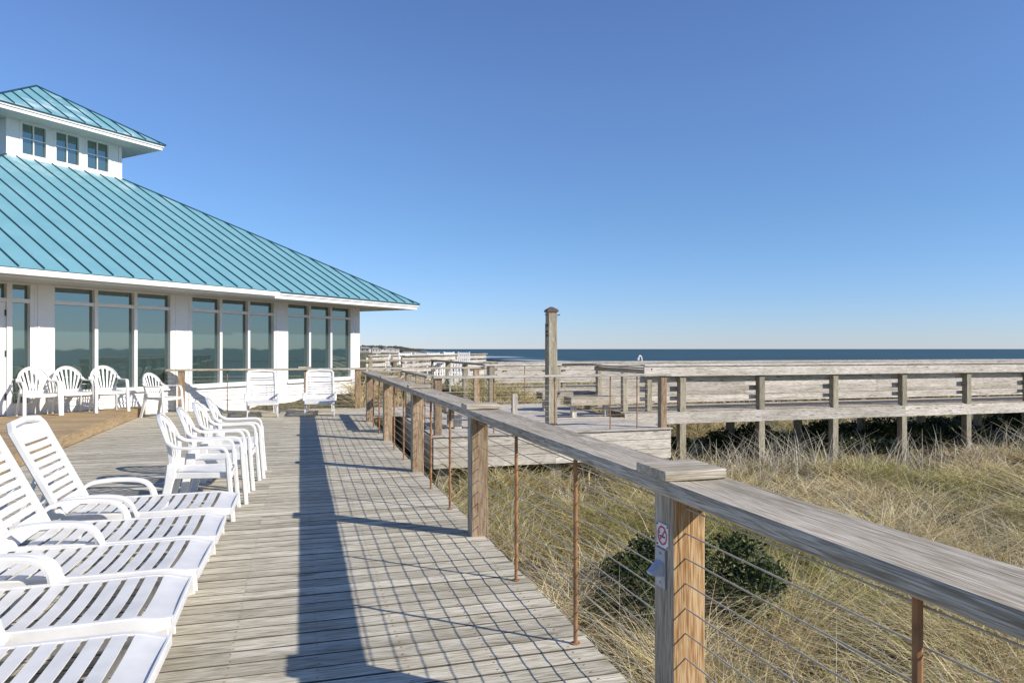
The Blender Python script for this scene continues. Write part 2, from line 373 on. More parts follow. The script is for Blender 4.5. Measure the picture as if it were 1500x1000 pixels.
# ---------------------------------------------------------------- railings
def nails(b, pts, r=0.004, mat=0):
    for p in pts: b.rod(p, (p[0], p[1], p[2]+0.002), r, 6, mat)
def railing(name, label, path, ztop, wd, th, posts, rods, zfloor=0.0, pw=0.14, caps=(), postmat='pile', ncab=10, cabx=None, offset=0.0, railmat='rail', grp=None, cablen=None):
    """path: list of (x,y). posts/rods: (x,y) lists"""
    t = thing(name, label, 'railing', (path[0][0], path[0][1], zfloor), 0, grp)
    inv = Matrix.Translation(-t.location)
    def rel(o): o.parent = t; o.matrix_parent_inverse = inv; return o
    for (x0, y0), (x1, y1) in zip(path[:-1], path[1:]):
        L = math.hypot(x1-x0, y1-y0); nseg = max(1, round(L/3.05/2)); b = MB()
        for i in range(nseg):
            a = i/nseg; c = (i+1)/nseg; g_ = 0.0015/L if nseg > 1 else 0
            n2 = 9
            pts = []
            for j in range(n2):
                f_ = a+(c-a)*j/(n2-1)
                if j == 0 and i: f_ += g_
                if j == n2-1 and i < nseg-1: f_ -= g_
                wv = 0.004*math.sin(f_*L*1.3+i)*(0 < j < n2-1)
                pts.append((x0+(x1-x0)*f_, y0+(y1-y0)*f_, ztop-th/2+wv*0.5))
            ch = th*0.12
            a_, b_ = wd/2, th/2
            b.sweep(pts, [(-a_+ch, -b_), (a_-ch, -b_), (a_, -b_+ch), (a_, b_-ch), (a_-ch*.6, b_), (a_*0.5, b_-0.003), (0, b_-0.0045), (-a_*0.5, b_-0.003), (-a_+ch*.6, b_), (-a_, b_-ch), (-a_, -b_+ch)])
        rel(b.build('top_rail', railmat))
    for i, (x, y_) in enumerate(posts):
        b = MB(); b.post(x, y_, zfloor-0.28, ztop-th-0.001, pw, 0.007, rot=math.pi/2)
        o = rel(b.build('post', [postmat if not callable(postmat) else postmat(i), 'greypost']))
        for p_ in o.data.polygons:      # the side turned away from the weather has gone grey
            if abs(p_.normal.x) > 0.5 and p_.center.x < x-0.03: p_.material_index = 1
    for (x, y_) in rods:
        b = MB(); b.rod((x, y_, zfloor-0.0), (x, y_, ztop-th-0.001), 0.0115, 8)
        b.rod((x, y_, zfloor), (x, y_, zfloor+0.006), 0.024, 10)
        rel(b.build('baluster', 'rust'))
    cp = cabx or path
    for q in range(ncab):
        z = zfloor+0.085+(ztop-th-0.05-zfloor-0.085)*q/(ncab-1)
        b = MB()
        for (x0, y0), (x1, y1) in zip(cp[:-1], cp[1:]):
            n2 = 12; b.sweep([(x0+(x1-x0)*i/n2, y0+(y1-y0)*i/n2, z-0.003*(i % 2)) for i in range(n2+1)], circ(0.003, 6))
        rel(b.build('cable', 'steel'))
    for (x, y_, lx, ly) in caps:
        b = MB(); h2 = 0.036; g_ = 0.002
        b.beam((x-lx/2, y_-ly/4-g_, ztop+h2/2+0.001), (x+lx/2, y_-ly/4-g_, ztop+h2/2+0.001), ly/2-g_*2, h2, 0.004)
        b.beam((x-lx/2+0.004, y_+ly/4+g_, ztop+h2/2+0.001), (x+lx/2+0.003, y_+ly/4+g_, ztop+h2/2+0.001), ly/2-g_*2, h2, 0.004)
        rel(b.build('cap_block', railmat))
    return t
MPY = [-0.62, 2.43, 5.65, 8.80, 11.93, 15.12]
cx = (RX0+RX1)/2
rods = []
for a, c in zip(MPY[:-1], MPY[1:]): rods += [(1.345, a+(c-a)*0.305), (1.345, a+(c-a)*0.63)]
main = railing('deck_railing', 'long weathered cable railing with brown posts along the right edge of the near deck', [(cx, -2.4), (cx, 15.85)], RZ, RX1-RX0, 0.056,
    [(1.38, y_) for y_ in MPY]+[(1.38, -2.3)], rods, caps=[(1.388, 2.443, 0.25, 0.24), (cx, 5.65, 0.275, 0.22), (cx, 8.80, 0.275, 0.2), (cx, 11.93, 0.27, 0.2)],
    postmat=lambda i: 'pine' if i == 1 else 'post', cabx=[(1.366, -2.4), (1.366, 15.85)], ncab=10)
railing('deck_railing', 'cable railing across the far end of the deck behind the two white loungers', [(-3.05, DY-0.1), (4.6, DY-0.1)], 1.02, 0.2, 0.045,
    [(-2.72, DY-0.1), (0.15, DY-0.08), (1.40, DY-0.1), (4.5, DY-0.1)], [(-1.7, DY-0.1), (-0.8, DY-0.1), (0.8, DY-0.1), (2.4, DY-0.1), (3.5, DY-0.1)],
    postmat='post', caps=[(0.1, DY-0.1, 0.3, 0.22)])
# entry platform on the left
b = MB(); pts = [(-3.45, 9.4), (-3.45, 18.0), (-9.0, 18.0-5.55-0.0), (-9.0, 9.4)]
PX = -3.43; PZ = 0.19
yy = 9.2
while yy < 18.2:
    x0 = max(-9.5, (yy-18.168)-3.597+0.05)
    if x0 < PX-0.1: b.sweep([(x0, yy, PZ), (PX+0.012, yy, PZ)], prof)
    yy += 0.1445
b.beam((PX, 9.2, PZ-0.1), (PX, 18.2, PZ-0.1), 0.03, 0.155)
b.beam((PX-0.5, 9.12, PZ-0.1), (-9.5, 9.12, PZ-0.1), 0.03, 0.155)
pl = b.build('entry_platform', 'tan'); tag(pl, 'low tan boarded platform raised one step in front of the pavilion door', 'platform')

# ---------------------------------------------------------------- pavilion
pav = thing('pavilion', 'white beach pavilion with a turquoise standing seam metal roof and a windowed cupola', 'pavilion', fp(1.25, 6.44, 0))
pinv = Matrix.Translation(-pav.location)
def pp(o, par=None):
    if par is None: o.parent = pav; o.matrix_parent_inverse = pinv
    else: o.parent = par; o.matrix_parent_inverse = par.matrix_parent_inverse @ Matrix.Identity(4) if False else par_inv(par)
    return o
def par_inv(par):
    return pinv.inverted() @ pinv @ Matrix.Identity(4) if False else Matrix.Identity(4)
# (parts carry the inverse, sub-parts sit in the same frame)
SC = 1.25; HW = 6.44; OV = 1.38
def frame(side):
    """local wall frames of the square plan: returns function (s,u,z)->world; s along wall, u inward"""
    c = fp(SC, HW, 0); a = side*math.pi/2; ca, sa = math.cos(a), math.sin(a)
    def f_(s_, u_, z):
        x = s_-SC; y_ = u_-HW; X = ca*x-sa*y_; Y = sa*x+ca*y_
        return fp(SC+X, HW+Y, z)
    return f_
def fbox(b, f_, s0, s1, u0, u1, z0, z1, mat=0):
    p = [f_(s0, u0, z0), f_(s1, u0, z0), f_(s1, u1, z0), f_(s0, u1, z0)]
    n = len(b.v); b.v += p+[q+Vector((0, 0, z1-z0)) for q in p]
    for fc in ((3, 2, 1, 0), (4, 5, 6, 7), (0, 1, 5, 4), (1, 2, 6, 5), (2, 3, 7, 6), (3, 0, 4, 7)): b.face([n+i for i in fc], mat)
sill_z, win_top, tr_z = 0.56, 2.80, 2.46
wall = MB()
bays = [(-5.1, -2.2), (-1.83, 0.91), (1.44, 4.13), (4.59, 7.30)]
for sd_i in range(4):
    f_ = frame(sd_i)
    edges = []
    if sd_i == 0: bb = bays
    else: bb = [(-4.6, -2.0), (-1.5, 1.2), (1.65, 4.3), (4.7, 7.2)]
    L0, L1 = SC-HW, SC+HW
    c0 = L0; piers = []
    for a, c in bb: piers.append((c0, a)); c0 = c
    piers.append((c0, L1))
    for a, c in piers: fbox(wall, f_, a, c-(0.0 if c < L1 else 0.21), 0, 0.2, -1.2, 2.9)
    for a, c in bb:
        fbox(wall, f_, a, c, 0.0, 0.2, win_top+0.03, 2.9)
        # lap siding below the sill
        if sd_i or a > -5:
            z = -1.2
            while z < sill_z-0.06:
                h = min(0.125, sill_z-0.03-z); n = len(wall.v)
                wall.v += [f_(a, 0.018, z), f_(c, 0.018, z), f_(c, 0.04, z+h), f_(a, 0.04, z+h), f_(a, 0.2, z), f_(c, 0.2, z), f_(c, 0.2, z+h), f_(a, 0.2, z+h)]
                for fc in ((0, 1, 2, 3), (1, 0, 4, 5), (3, 2, 6, 7)): wall.face([n+i for i in fc])
                z += h
    # siding also wraps the piers' feet as trim boards
    for a, c in piers:
        fbox(wall, f_, a-0.0, c-(0 if c < L1 else 0.0), -0.015, 0.0, -1.2, 0.05) if False else None
wl = pp(wall.build('wall', 'white', smooth=False))
# narrow pilaster trims that stand 15 mm proud
tr = MB(); f0 = frame(0)
for a, c in ((-2.14, -2.10), (1.0, 1.04), (1.36, 1.40), (4.17, 4.20), (7.36, 7.40)):
    tr = MB(); fbox(tr, f0, a, c, -0.018, 0, -1.0, 2.86); pp(tr.build('corner_trim', 'white', smooth=False))
fb = MB()
for sd_i in range(4):
    f_ = frame(sd_i); fbox(fb, f_, SC-HW-0.0, SC+HW, -0.03, 0.003, 2.86, 2.96)
pp(fb.build('frieze_board', 'white', smooth=False))
def window(f_, a, c, nl, z0, z1, zt, parent_name='window'):
    b = MB(); fw = 0.035; mw = 0.075; u0, u1 = 0.03, 0.13
    fbox(b, f_, a-0.01, a+fw, u0-0.02, u1, z0, z1+0.03); fbox(b, f_, c-fw, c+0.01, u0-0.02, u1, z0, z1+0.03)
    fbox(b, f_, a+fw, c-fw, u0-0.02, u1, z1-0.02, z1+0.03); fbox(b, f_, a+fw, c-fw, u0-0.02, u1, z0-0.03, z0+0.045)
    wdt = (c-a-2*fw-(nl-1)*mw)/nl; s_ = a+fw; panes = []
    for i in range(nl):
        if i < nl-1: fbox(b, f_, s_+wdt, s_+wdt+mw, u0-0.015, u1, z0+0.045, z1-0.02)
        if zt: fbox(b, f_, s_, s_+wdt, u0, u1, zt-0.035, zt+0.04)
        if zt: panes += [(s_, s_+wdt, z0+0.045, zt-0.035), (s_, s_+wdt, zt+0.04, z1-0.02)]
        else: panes.append((s_, s_+wdt, z0+0.045, z1-0.02))
        s_ += wdt+mw
    o = pp(b.build('window', 'white', smooth=False))
    for (p0, p1, q0, q1) in panes:
        g_ = MB(); fbox(g_, f_, p0+0.001, p1-0.001, u1-0.012, u1-0.003, q0+0.001, q1-0.001)
        gg = g_.build('pane', 'glass', smooth=False); gg.parent = o
    sl = MB(); fbox(sl, f_, a-0.03, c+0.03, -0.05, 0.03, z0-0.06, z0-0.02)
    ss = sl.build('sill', 'white', smooth=False); ss.parent = o
    return o
for a, c in bays[1:]: window(f0, a, c, 3, sill_z+0.02, win_top, tr_z)
for sd_i in (1, 2, 3):
    f_ = frame(sd_i)
    for a, c in [(-4.6, -2.0), (-1.5, 1.2), (1.65, 4.3), (4.7, 7.2)]: window(f_, a, c, 3, sill_z+0.02, win_top, tr_z)
# entrance bay: door and side light
b = MB(); u0, u1 = 0.01, 0.13
for a, c, z0, z1 in ((-2.27, -2.19, 0.05, 2.83), (-2.70, -2.60, 0.05, 2.83), (-5.11, -5.0, 0.05, 2.83), (-4.62, -4.52, 0.05, 2.83)): fbox(b, f0, a, c, u0, u1, z0, z1)
for a, c in ((-5.0, -4.62), (-4.52, -2.70), (-2.60, -2.27)):
    fbox(b, f0, a, c, u0+0.01, u1, 2.42, 2.50); fbox(b, f0, a, c, u0+0.01, u1, 2.78, 2.83)
fbox(b, f0, -5.0, -4.62, u0+0.01, u1, 0.0, 0.30); fbox(b, f0, -2.60, -2.27, u0+0.01, u1, 0.0, 0.42)
dw = pp(b.build('window', 'white', smooth=False))
for (a, c, q0, q1) in ((-2.60, -2.27, 0.42, 2.42), (-2.60, -2.27, 2.5, 2.78), (-4.52, -2.7, 2.5, 2.78), (-5, -4.62, 0.3, 2.42), (-5, -4.62, 2.5, 2.78)):
    g_ = MB(); fbox(g_, f0, a+0.001, c-0.001, u1-0.012, u1-0.003, q0, q1); gg = g_.build('pane', 'glass', smooth=False); gg.parent = dw
for (a, c) in ((-3.60, -2.705), (-4.515, -3.61)):
    b = MB(); fw = 0.12
    fbox(b, f0, a, a+fw, 0.04, 0.085, 0.2, 2.415); fbox(b, f0, c-fw, c, 0.04, 0.085, 0.2, 2.415)
    fbox(b, f0, a+fw, c-fw, 0.04, 0.085, 0.2, 0.42); fbox(b, f0, a+fw, c-fw, 0.04, 0.085, 2.28, 2.415)
    d_ = pp(b.build('door', 'white', smooth=False))
    g_ = MB(); fbox(g_, f0, a+fw+0.001, c-fw-0.001, 0.06, 0.068, 0.421, 2.279); gg = g_.build('pane', 'glass', smooth=False); gg.parent = d_
    hb = MB(); s_ = a+0.06 if a > -3.7 else c-0.06
    hb.sweep([f0(s_, 0.04, 1.0), f0(s_, -0.02, 1.0), f0(s_, -0.02, 1.3), f0(s_, 0.04, 1.3)], circ(0.012, 6), (0.3, 0.8, 0.1)); gg = hb.build('handle', 'dark'); gg.parent = d_
    for hz in (0.5, 1.35, 2.15):
        hb = MB(); s_ = c-0.01 if a > -3.7 else a+0.01
        p = f0(s_, 0.03, hz); hb.rod(p, p+Vector((0, 0, 0.12)), 0.014, 6); gg = hb.build('hinge', 'dark'); gg.parent = d_
# roofs
EZ = 2.965; CD = 6.27; PT = 3.56/6.27
def hiproof(name, half, ov, z_e, run, pitch, sp, fasc_h, u_in, wall_half):
    """square hip roof around the pavilion centre. half = distance centre->eave"""
    b = MB(); top = half-run; zt = z_e+run*pitch
    for i in range(4):
        f_ = frame(i); L0 = SC-half; L1 = SC+half; uE = HW-half
        T0 = SC-top; T1 = SC+top; uT = HW-top
        pts = [f_(L0, uE, z_e), f_(L1, uE, z_e), f_(T1, uT, zt), f_(T0, uT, zt)] if top > 0.02 else [f_(L0, uE, z_e), f_(L1, uE, z_e), f_(SC, HW, zt)]
        b.poly(pts, 0)
        # standing seams
        x = SC - sp*math.floor(half/sp)
        h = 0.028
        while x < L1-0.03:
            if x > L0+0.03:
                dmax = min(x-L0, L1-x, run); dmax = min(dmax, run)
                if dmax > 0.06:
                    p0 = f_(x, uE+0.03, z_e+0.03*pitch+h*0.6); p1 = f_(x, uE+dmax-0.02, z_e+(dmax-0.02)*pitch+h*0.6)
                    b.beam(p0, p1, 0.019, h, mat=1)
            x += sp
        # hip cap
        h0 = f_(L1, uE, z_e+0.012); h1 = f_(T1, uT, zt+0.012) if top > 0.02 else f_(SC, HW, zt+0.012)
        b.beam(h0, h1, 0.05, 0.035, mat=1)
        b.beam(f_(L0, uE+0.0, z_e-0.002), f_(L1, uE+0.0, z_e-0.002), 0.012, 0.02, mat=1)
    r = pp(b.build(name, ['roof', 'seam'], smooth=False))
    fm = MB()
    for i in range(4):
        f_ = frame(i); L0 = SC-half; L1 = SC+half; uE = HW-half
        fbox(fm, f_, L0+0.10, L1-0.07, uE+0.07, uE+0.10, z_e-fasc_h, z_e-0.015)
        fbox(fm, f_, L0+0.06, L1-0.03, uE+0.035, uE+0.068, z_e-fasc_h*0.42, z_e-0.012)
    fo = fm.build('fascia', 'white', smooth=False); fo.parent = r
    so = MB()
    for i in range(4):
        f_ = frame(i); uE = HW-half; n = int((HW-wall_half-uE)/0.16)
        for q in range(n+1):
            ua = uE+0.11+q*(HW-wall_half-uE-0.11)/(n+1); ub = uE+0.11+(q+1)*(HW-wall_half-uE-0.11)/(n+1)
            p = [f_(SC-(HW-ua), ua, z_e-fasc_h+0.03), f_(SC+(HW-ua), ua, z_e-fasc_h+0.03), f_(SC+(HW-ub+0.012), ub-0.012, z_e-fasc_h+0.03), f_(SC-(HW-ub+0.012), ub-0.012, z_e-fasc_h+0.03)]
            so.slab(p, 0.012)
            p = [f_(SC-(HW-ub+0.012), ub-0.012, z_e-fasc_h+0.034), f_(SC+(HW-ub+0.012), ub-0.012, z_e-fasc_h+0.034), f_(SC+(HW-ub), ub, z_e-fasc_h+0.034), f_(SC-(HW-ub), ub, z_e-fasc_h+0.034)]
            so.poly(p)
    sx = so.build('soffit', 'soffit', smooth=False); sx.parent = r
    return r, zt
rf, ztop_main = hiproof('roof', HW+OV, OV, EZ, CD, PT, 0.4425, 0.17, 0, HW)
gt = MB(); gs0, gs1 = SC-HW-OV+0.05, 2.9
gt.sweep([f0(gs0, -OV-0.045, EZ-0.075), f0(gs1, -OV-0.045, EZ-0.075)], [(-0.06, -0.05), (0.06, -0.05), (0.06, 0.055), (0.05, 0.055), (0.05, -0.01), (-0.05, -0.01), (-0.05, 0.055), (-0.06, 0.055)])
gt.sweep([f0(gs0, -OV-0.105, EZ-0.05), f0(gs1, -OV-0.105, EZ-0.05)], rect(0.02, 0.05, 0.006))
g2 = gt.build('gutter', 'white', smooth=False); g2.parent = rf
# cupola
CW = 1.56
cup = MB()
wz0, wz1 = 6.52, 7.50
def cb(s0, s1, u0, u1, z0, z1, f_): fbox(cup, f_, s0, s1, u0, u1, z0, z1)
uc = HW-CW
CWIN = [(-1.08, -0.38), (-0.35+0.02+0.0, 0.35), (0.0, 0.0)]
cwins = [(-1.23, -0.54), (-0.37, 0.34), (0.48, 1.19)]
for i in range(4):
    f_ = frame(i)
    xs = [-CW]+[q for wn in cwins for q in wn]+[CW]
    for a, c in zip(xs[0::2], xs[1::2]): fbox(cup, f_, SC+a, SC+c-(0.11 if c == CW else 0), uc, uc+0.1, 6.2, wz1)
    for a, c in cwins:
        fbox(cup, f_, SC+a, SC+c, uc, uc+0.1, 6.2, 6.58)
    fbox(cup, f_, SC-CW-0.02, SC+CW, uc-0.02, uc-0.001, 6.4, 6.56)
cupo = pp(cup.build('cupola', 'white', smooth=False))
for i in range(4):
    f_ = frame(i)
    for a, c in cwins:
        b = MB(); t_ = 0.05; a += SC; c += SC; z0, z1 = 6.58, 7.475; mid = (a+c)/2; mz = (z0+z1)/2+0.02
        fbox(b, f_, a-0.01, a+t_, uc-0.015, uc+0.07, z0, z1); fbox(b, f_, c-t_, c+0.01, uc-0.015, uc+0.07, z0, z1)
        fbox(b, f_, a+t_, c-t_, uc-0.015, uc+0.07, z0, z0+0.05); fbox(b, f_, a+t_, c-t_, uc-0.015, uc+0.07, z1-0.05, z1)
        fbox(b, f_, mid-0.014, mid+0.014, uc+0.02, uc+0.06, z0+0.05, z1-0.05)
        fbox(b, f_, a+t_, mid-0.014, uc+0.025, uc+0.06, mz-0.012, mz+0.012); fbox(b, f_, mid+0.014, c-t_, uc+0.025, uc+0.06, mz-0.012, mz+0.012)
        o = b.build('window', 'white', smooth=False); o.parent = cupo
        g_ = MB(); fbox(g_, f_, a+t_, c-t_, uc+0.062, uc+0.069, z0+0.05, z1-0.05); o = g_.build('pane', 'glass', smooth=False); o.parent = cupo
CUPO_OV = 0.84
rf2, _ = hiproof('cupola_roof', CW+CUPO_OV, CUPO_OV, 7.60, CW+CUPO_OV, 0.60, 0.4425, 0.15, 0, CW)

# ---------------------------------------------------------------- lower viewing deck, to the right
VY0, VY1, VX0, VX1 = 12.3, 18.75, 2.2, 6.75
vd = thing('viewing_deck', 'bleached timber viewing deck with a boarded skirt, standing over the dune grass', 'deck', (4.4, 15.5, 0))
vi = Matrix.Translation(-vd.location)
def vp(o, t=None, i=None): o.parent = t or vd; o.matrix_parent_inverse = i if i is not None else vi; return o
b = MB(); yy = VY0+0.03
while yy < VY1: deck_row(b, yy, VX0+0.004, VX1, [random.choice([3.6, 4.8, 5.4])], 0.0); yy += 0.1445
vp(b.build('decking', 'bleach'))
b = MB()
b.beam((VX0-0.03, VY0-0.055, -0.009), (VX1+0.03, VY0-0.055, -0.009), 0.10, 0.032, 0.004)
for z0, z1 in ((-0.2, -0.028), (-0.385, -0.208), (-0.57, -0.393)):
    for a, c in ((VX0, 4.43), (4.434, VX1)): b.beam((a, VY0-0.055, (z0+z1)/2), (c, VY0-0.055, (z0+z1)/2), 0.035, z1-z0, 0.003)
    b.beam((VX0-0.02, VY0-0.03, (z0+z1)/2), (VX0-0.02, VY1, (z0+z1)/2), 0.035, z1-z0, 0.003)
    b.beam((VX1+0.02, VY0-0.03, (z0+z1)/2), (VX1+0.02, VY1, (z0+z1)/2), 0.035, z1-z0, 0.003)
vp(b.build('skirt', 'bleach'))
for x, y_ in ((2.4, 12.5), (4.5, 12.5), (6.6, 12.5), (2.4, 15.5), (6.6, 15.5), (4.5, 18.4), (6.6, 18.4)):
    b = MB(); b.post(x, y_, -2.0, -0.03, 0.2); vp(b.build('pile', 'pile'))
railing('deck_railing', 'cable railing in front of the lower viewing deck, beside the tall light post', [(VX1+0.02, VY0+0.02), (VX0-0.0, VY0+0.02)], 1.03, 0.2, 0.045,
    [(VX1-0.12, VY0+0.02), (VX0+0.09, VY0+0.02)], [(5.55, VY0+0.02), (4.45, VY0+0.02), (3.3, VY0+0.02), (6.1, VY0+0.02)], railmat='bleach', pw=0.13, postmat='post')
railing('deck_railing', 'short cable railing closing the gap between near deck and viewing deck', [(1.45, 15.8), (VX0+0.02, 15.8), (VX0+0.02, VY0+0.2)], 1.03, 0.18, 0.045,
    [(VX0+0.08, 15.75)], [(VX0+0.05, 14.5), (VX0+0.05, 13.4)], pw=0.13)
railing('deck_railing', 'pale cable railing along the back of the viewing deck', [(4.75, VY1), (6.95, VY1)], 1.09, 0.2, 0.05,
    [(4.95, VY1), (6.85, VY1)], [(5.9, VY1)], railmat='bleach', pw=0.14)
railing('deck_railing', 'grey railing running away from the viewing deck towards the far terrace', [(4.85, VY1+0.1), (4.85, 27.0), (1.9, 27.0)], 1.1, 0.2, 0.06,
    [(4.85, 21.5), (4.85, 24.2), (4.85, 27.0), (2.0, 27.0), (3.4, 27.0)], [], pw=0.15)
# side wind board of the ramp that joins the boardwalk
# tall light post
lp = thing('light_post', 'tall square timber post with a brown cap and small hooks, rising above the viewing deck', 'post', (4.84, 13.6, 0))
li = Matrix.Translation(-lp.location)
b = MB(); b.post(4.84, 13.6, 0.0, 2.24, 0.19, 0.012, rot=math.pi/2); b.post(4.77, 13.69, 0.002, 2.02, 0.05, 0.004)
vp(b.build('shaft', 'pile'), lp, li)
b = MB(); n = len(b.v)
for z, a in ((2.24, 0.115), (2.275, 0.115), (2.30, 0.09), (2.345, 0.02)):
    b.v += [Vector((4.84+sx*a, 13.6+sy*a, z)) for sx, sy in ((-1, -1), (1, -1), (1, 1), (-1, 1))]
for q in range(3):
    for j in range(4): b.face((n+q*4+j, n+q*4+(j+1) % 4, n+q*4+4+(j+1) % 4, n+q*4+4+j))
b.face([n+3, n+2, n+1, n]); b.face([n+12, n+13, n+14, n+15])
vp(b.build('cap', 'copper', smooth=False), lp, li)
for sx in (-1, 1):
    b = MB(); b.sweep([(4.84+sx*0.08, 13.55, 2.18), (4.84+sx*0.15, 13.53, 2.18), (4.84+sx*0.155, 13.53, 2.20)], circ(0.008, 6), (0, 1, 0)); vp(b.build('hook', 'dark'), lp, li)
b = MB()
for z in (1.98, 1.86, 1.78): b.rod((4.735, 13.56, z), (4.715, 13.54, z-0.03), 0.016, 8)
vp(b.build('cable_clip', 'dark'), lp, li)
# benches on the viewing deck
def bench(loc, rz, L, label, back=False):
    t = thing('bench', label, 'bench', loc, rz, 'benches on the viewing deck')
    b = MB()
    for q in range(3): b.beam((-L/2, -0.16+q*0.16, 0.43), (L/2, -0.16+q*0.16, 0.43), 0.152, 0.038, 0.004)
    o = b.build('seat', 'rail'); o.parent = t
    for x in (-L/2+0.14, L/2-0.14):
        b = MB(); b.beam((x, -0.16, 0.385), (x, 0.16, 0.385), 0.04, 0.06); b.beam((x, 0, 0.0), (x, 0, 0.354), 0.14, 0.1, up=(1, 0, 0)); o = b.build('leg', 'bleach'); o.parent = t
    for q in (-0.222, 0.222):
        b = MB(); b.beam((-L/2, q, 0.345), (L/2, q, 0.345), 0.035, 0.13, 0.003); o = b.build('apron', 'rail'); o.parent = t
    return t
bench((6.15, 14.75, 0), 0, 1.05, 'long grey bench at the right end of the viewing deck, near the boardwalk')
bench((6.3, 16.6, 0), 0, 1.4, 'grey bench farther back on the viewing deck, behind the long bench')
bench((2.85, 13.6, 0), R(90), 0.9, 'small grey bench at the left corner of the viewing deck, seen through the near railing')
ps = MB(); ps.post(4.75, 15.9, 0, 0.46, 0.12); tag(ps.build('bollard', 'bleach'), 'short pale timber stub post standing on the viewing deck left of the tall post', 'bollard')

# ---------------------------------------------------------------- boardwalk
BY0, BY1, BZ = 14.4, 16.15, 0.12
bw = thing('boardwalk', 'raised bleached timber boardwalk with board railings, crossing the dune to the right', 'boardwalk', (14, 15.3, 0))
bi = Matrix.Translation(-bw.location)
b = MB(); x = 6.8
while x < 30: b.sweep([(x, BY0-0.03, BZ), (x, BY1+0.03, BZ)], prof); x += 0.1445
vp(b.build('decking', 'rail'), bw, bi)
bx = [8.23+2.06*i for i in range(11)]
b = MB(); segs = [6.8, 10.30, 14.43, 18.55, 22.6, 30]
for a, c in zip(segs[:-1], segs[1:]): b.beam((a+0.002, BY0-0.05, -0.04), (c-0.002, BY0-0.05, -0.04), 0.045, 0.265, 0.004)
for a, c in zip(segs[:-1], segs[1:]): b.beam((a+0.5, BY1+0.05, -0.04), (c+0.498, BY1+0.05, -0.04), 0.045, 0.265, 0.004)
vp(b.build('fascia', 'bleach'), bw, bi)
for x in bx:
    b = MB(); b.post(x, BY0-0.0, 0.09, 0.90, 0.15); b.post(x, BY0+0.01, -2.0, 0.088, 0.16); vp(b.build('post', 'pile'), bw, bi)
    b = MB(); b.post(x+0.35, BY1+0.0, -2.0, 1.08, 0.16); vp(b.build('post', 'pile'), bw, bi)
b = MB()
for a, c in zip(segs[:-1], segs[1:]):
    a2, c2 = a+(0.45 if a < 7 else 0)+0.002, c-0.002
    b.beam((a2, BY0-0.10, 1.005), (c2, BY0-0.10, 1.005), 0.04, 0.225, 0.004)      # face board
    b.beam((a2, BY0-0.02, 1.135), (c2, BY0-0.02, 1.135), 0.25, 0.038, 0.006)      # cap
    b.beam((a2, BY0+0.10, 0.82), (c2, BY0+0.10, 0.82), 0.04, 0.14, 0.004)
    b.beam((a2, BY0+0.10, 0.60), (c2, BY0+0.10, 0.60), 0.04, 0.115, 0.004)
    b.beam((a2, BY0+0.10, 0.385), (c2, BY0+0.10, 0.385), 0.04, 0.09, 0.004)
vp(b.build('near_rail_boards', 'bleach'), bw, bi)
for x, y_, z1_ in ((6.86, 14.48, 0.98), (6.92, 16.02, 1.09), (7.42, 14.42, 0.90)):
    b = MB(); b.post(x, y_, 0.125, z1_, 0.12); vp(b.build('post', 'pile'), bw, bi)
b = MB()
for a, c in zip(segs[:-1], segs[1:]):
    a2, c2 = (6.85 if a < 7 else a+0.7), c+0.698
    for zc, h in ((0.255, 0.18), (0.445, 0.185), (0.64, 0.185), (0.86, 0.18)): b.beam((a2, BY1-0.10, zc), (c2, BY1-0.10, zc), 0.04, h, 0.004)
    b.beam((a2, BY1-0.04, 1.12), (c2, BY1-0.04, 1.12), 0.25, 0.04, 0.005); b.beam((a2, BY1-0.12, 1.03), (c2, BY1-0.12, 1.03), 0.04, 0.13, 0.005)
vp(b.build('far_rail_boards', 'bleach'), bw, bi)
# second boardwalk behind
def walk(label, p0, p1, z, ztop, wdt=1.8):
    t = thing('boardwalk', label, 'boardwalk', (p0[0], p0[1], z)); i_ = Matrix.Translation(-t.location)
    p0 = Vector((*p0, 0)); p1 = Vector((*p1, 0)); d = (p1-p0).normalized(); nn = Vector((-d.y, d.x, 0)); L = (p1-p0).length
    b = MB(); q = 0
    while q < L:
        c = p0+d*q; b.sweep([c+Vector((0, 0, z)), c+nn*wdt+Vector((0, 0, z))], prof); q += 0.1445
    vp(b.build('decking', 'rail'), t, i_)
    b = MB(); b.beam(p0-nn*0.02+Vector((0, 0, z-0.16)), p1-nn*0.02+Vector((0, 0, z-0.16)), 0.04, 0.26); vp(b.build('fascia', 'bleach'), t, i_)
    for side in (0, wdt):
        b = MB(); oz = p0+nn*side; pz = p1+nn*side
        for zc, h in ((0.3, 0.16), (0.56, 0.14), (0.8, 0.14)): b.beam(oz+Vector((0, 0, z+zc*(ztop-z))), pz+Vector((0, 0, z+zc*(ztop-z))), 0.04, h)
        b.beam(oz+Vector((0, 0, ztop-0.09)), pz+Vector((0, 0, ztop-0.09)), 0.045, 0.14); b.beam(oz+Vector((0, 0, ztop)), pz+Vector((0, 0, ztop)), 0.24, 0.04)
        vp(b.build('rail_boards', 'bleach'), t, i_)
        q = 0.3
        while q < L:
            c = oz+d*q+nn*(0.08 if side == 0 else -0.08); b = MB(); b.post(c.x, c.y, -1.8, ztop-0.03, 0.14); vp(b.build('post', 'pile'), t, i_); q += 2.2
    return t
walk('second timber boardwalk farther back, running behind the viewing deck and the tall post', (6.6, 24.2), (46, 24.2), 0.12, 1.0)
walk('far timber boardwalk leading towards the white high-backed chairs', (4.0, 29.5), (10.5, 41.0), 0.3, 1.22, 1.6)
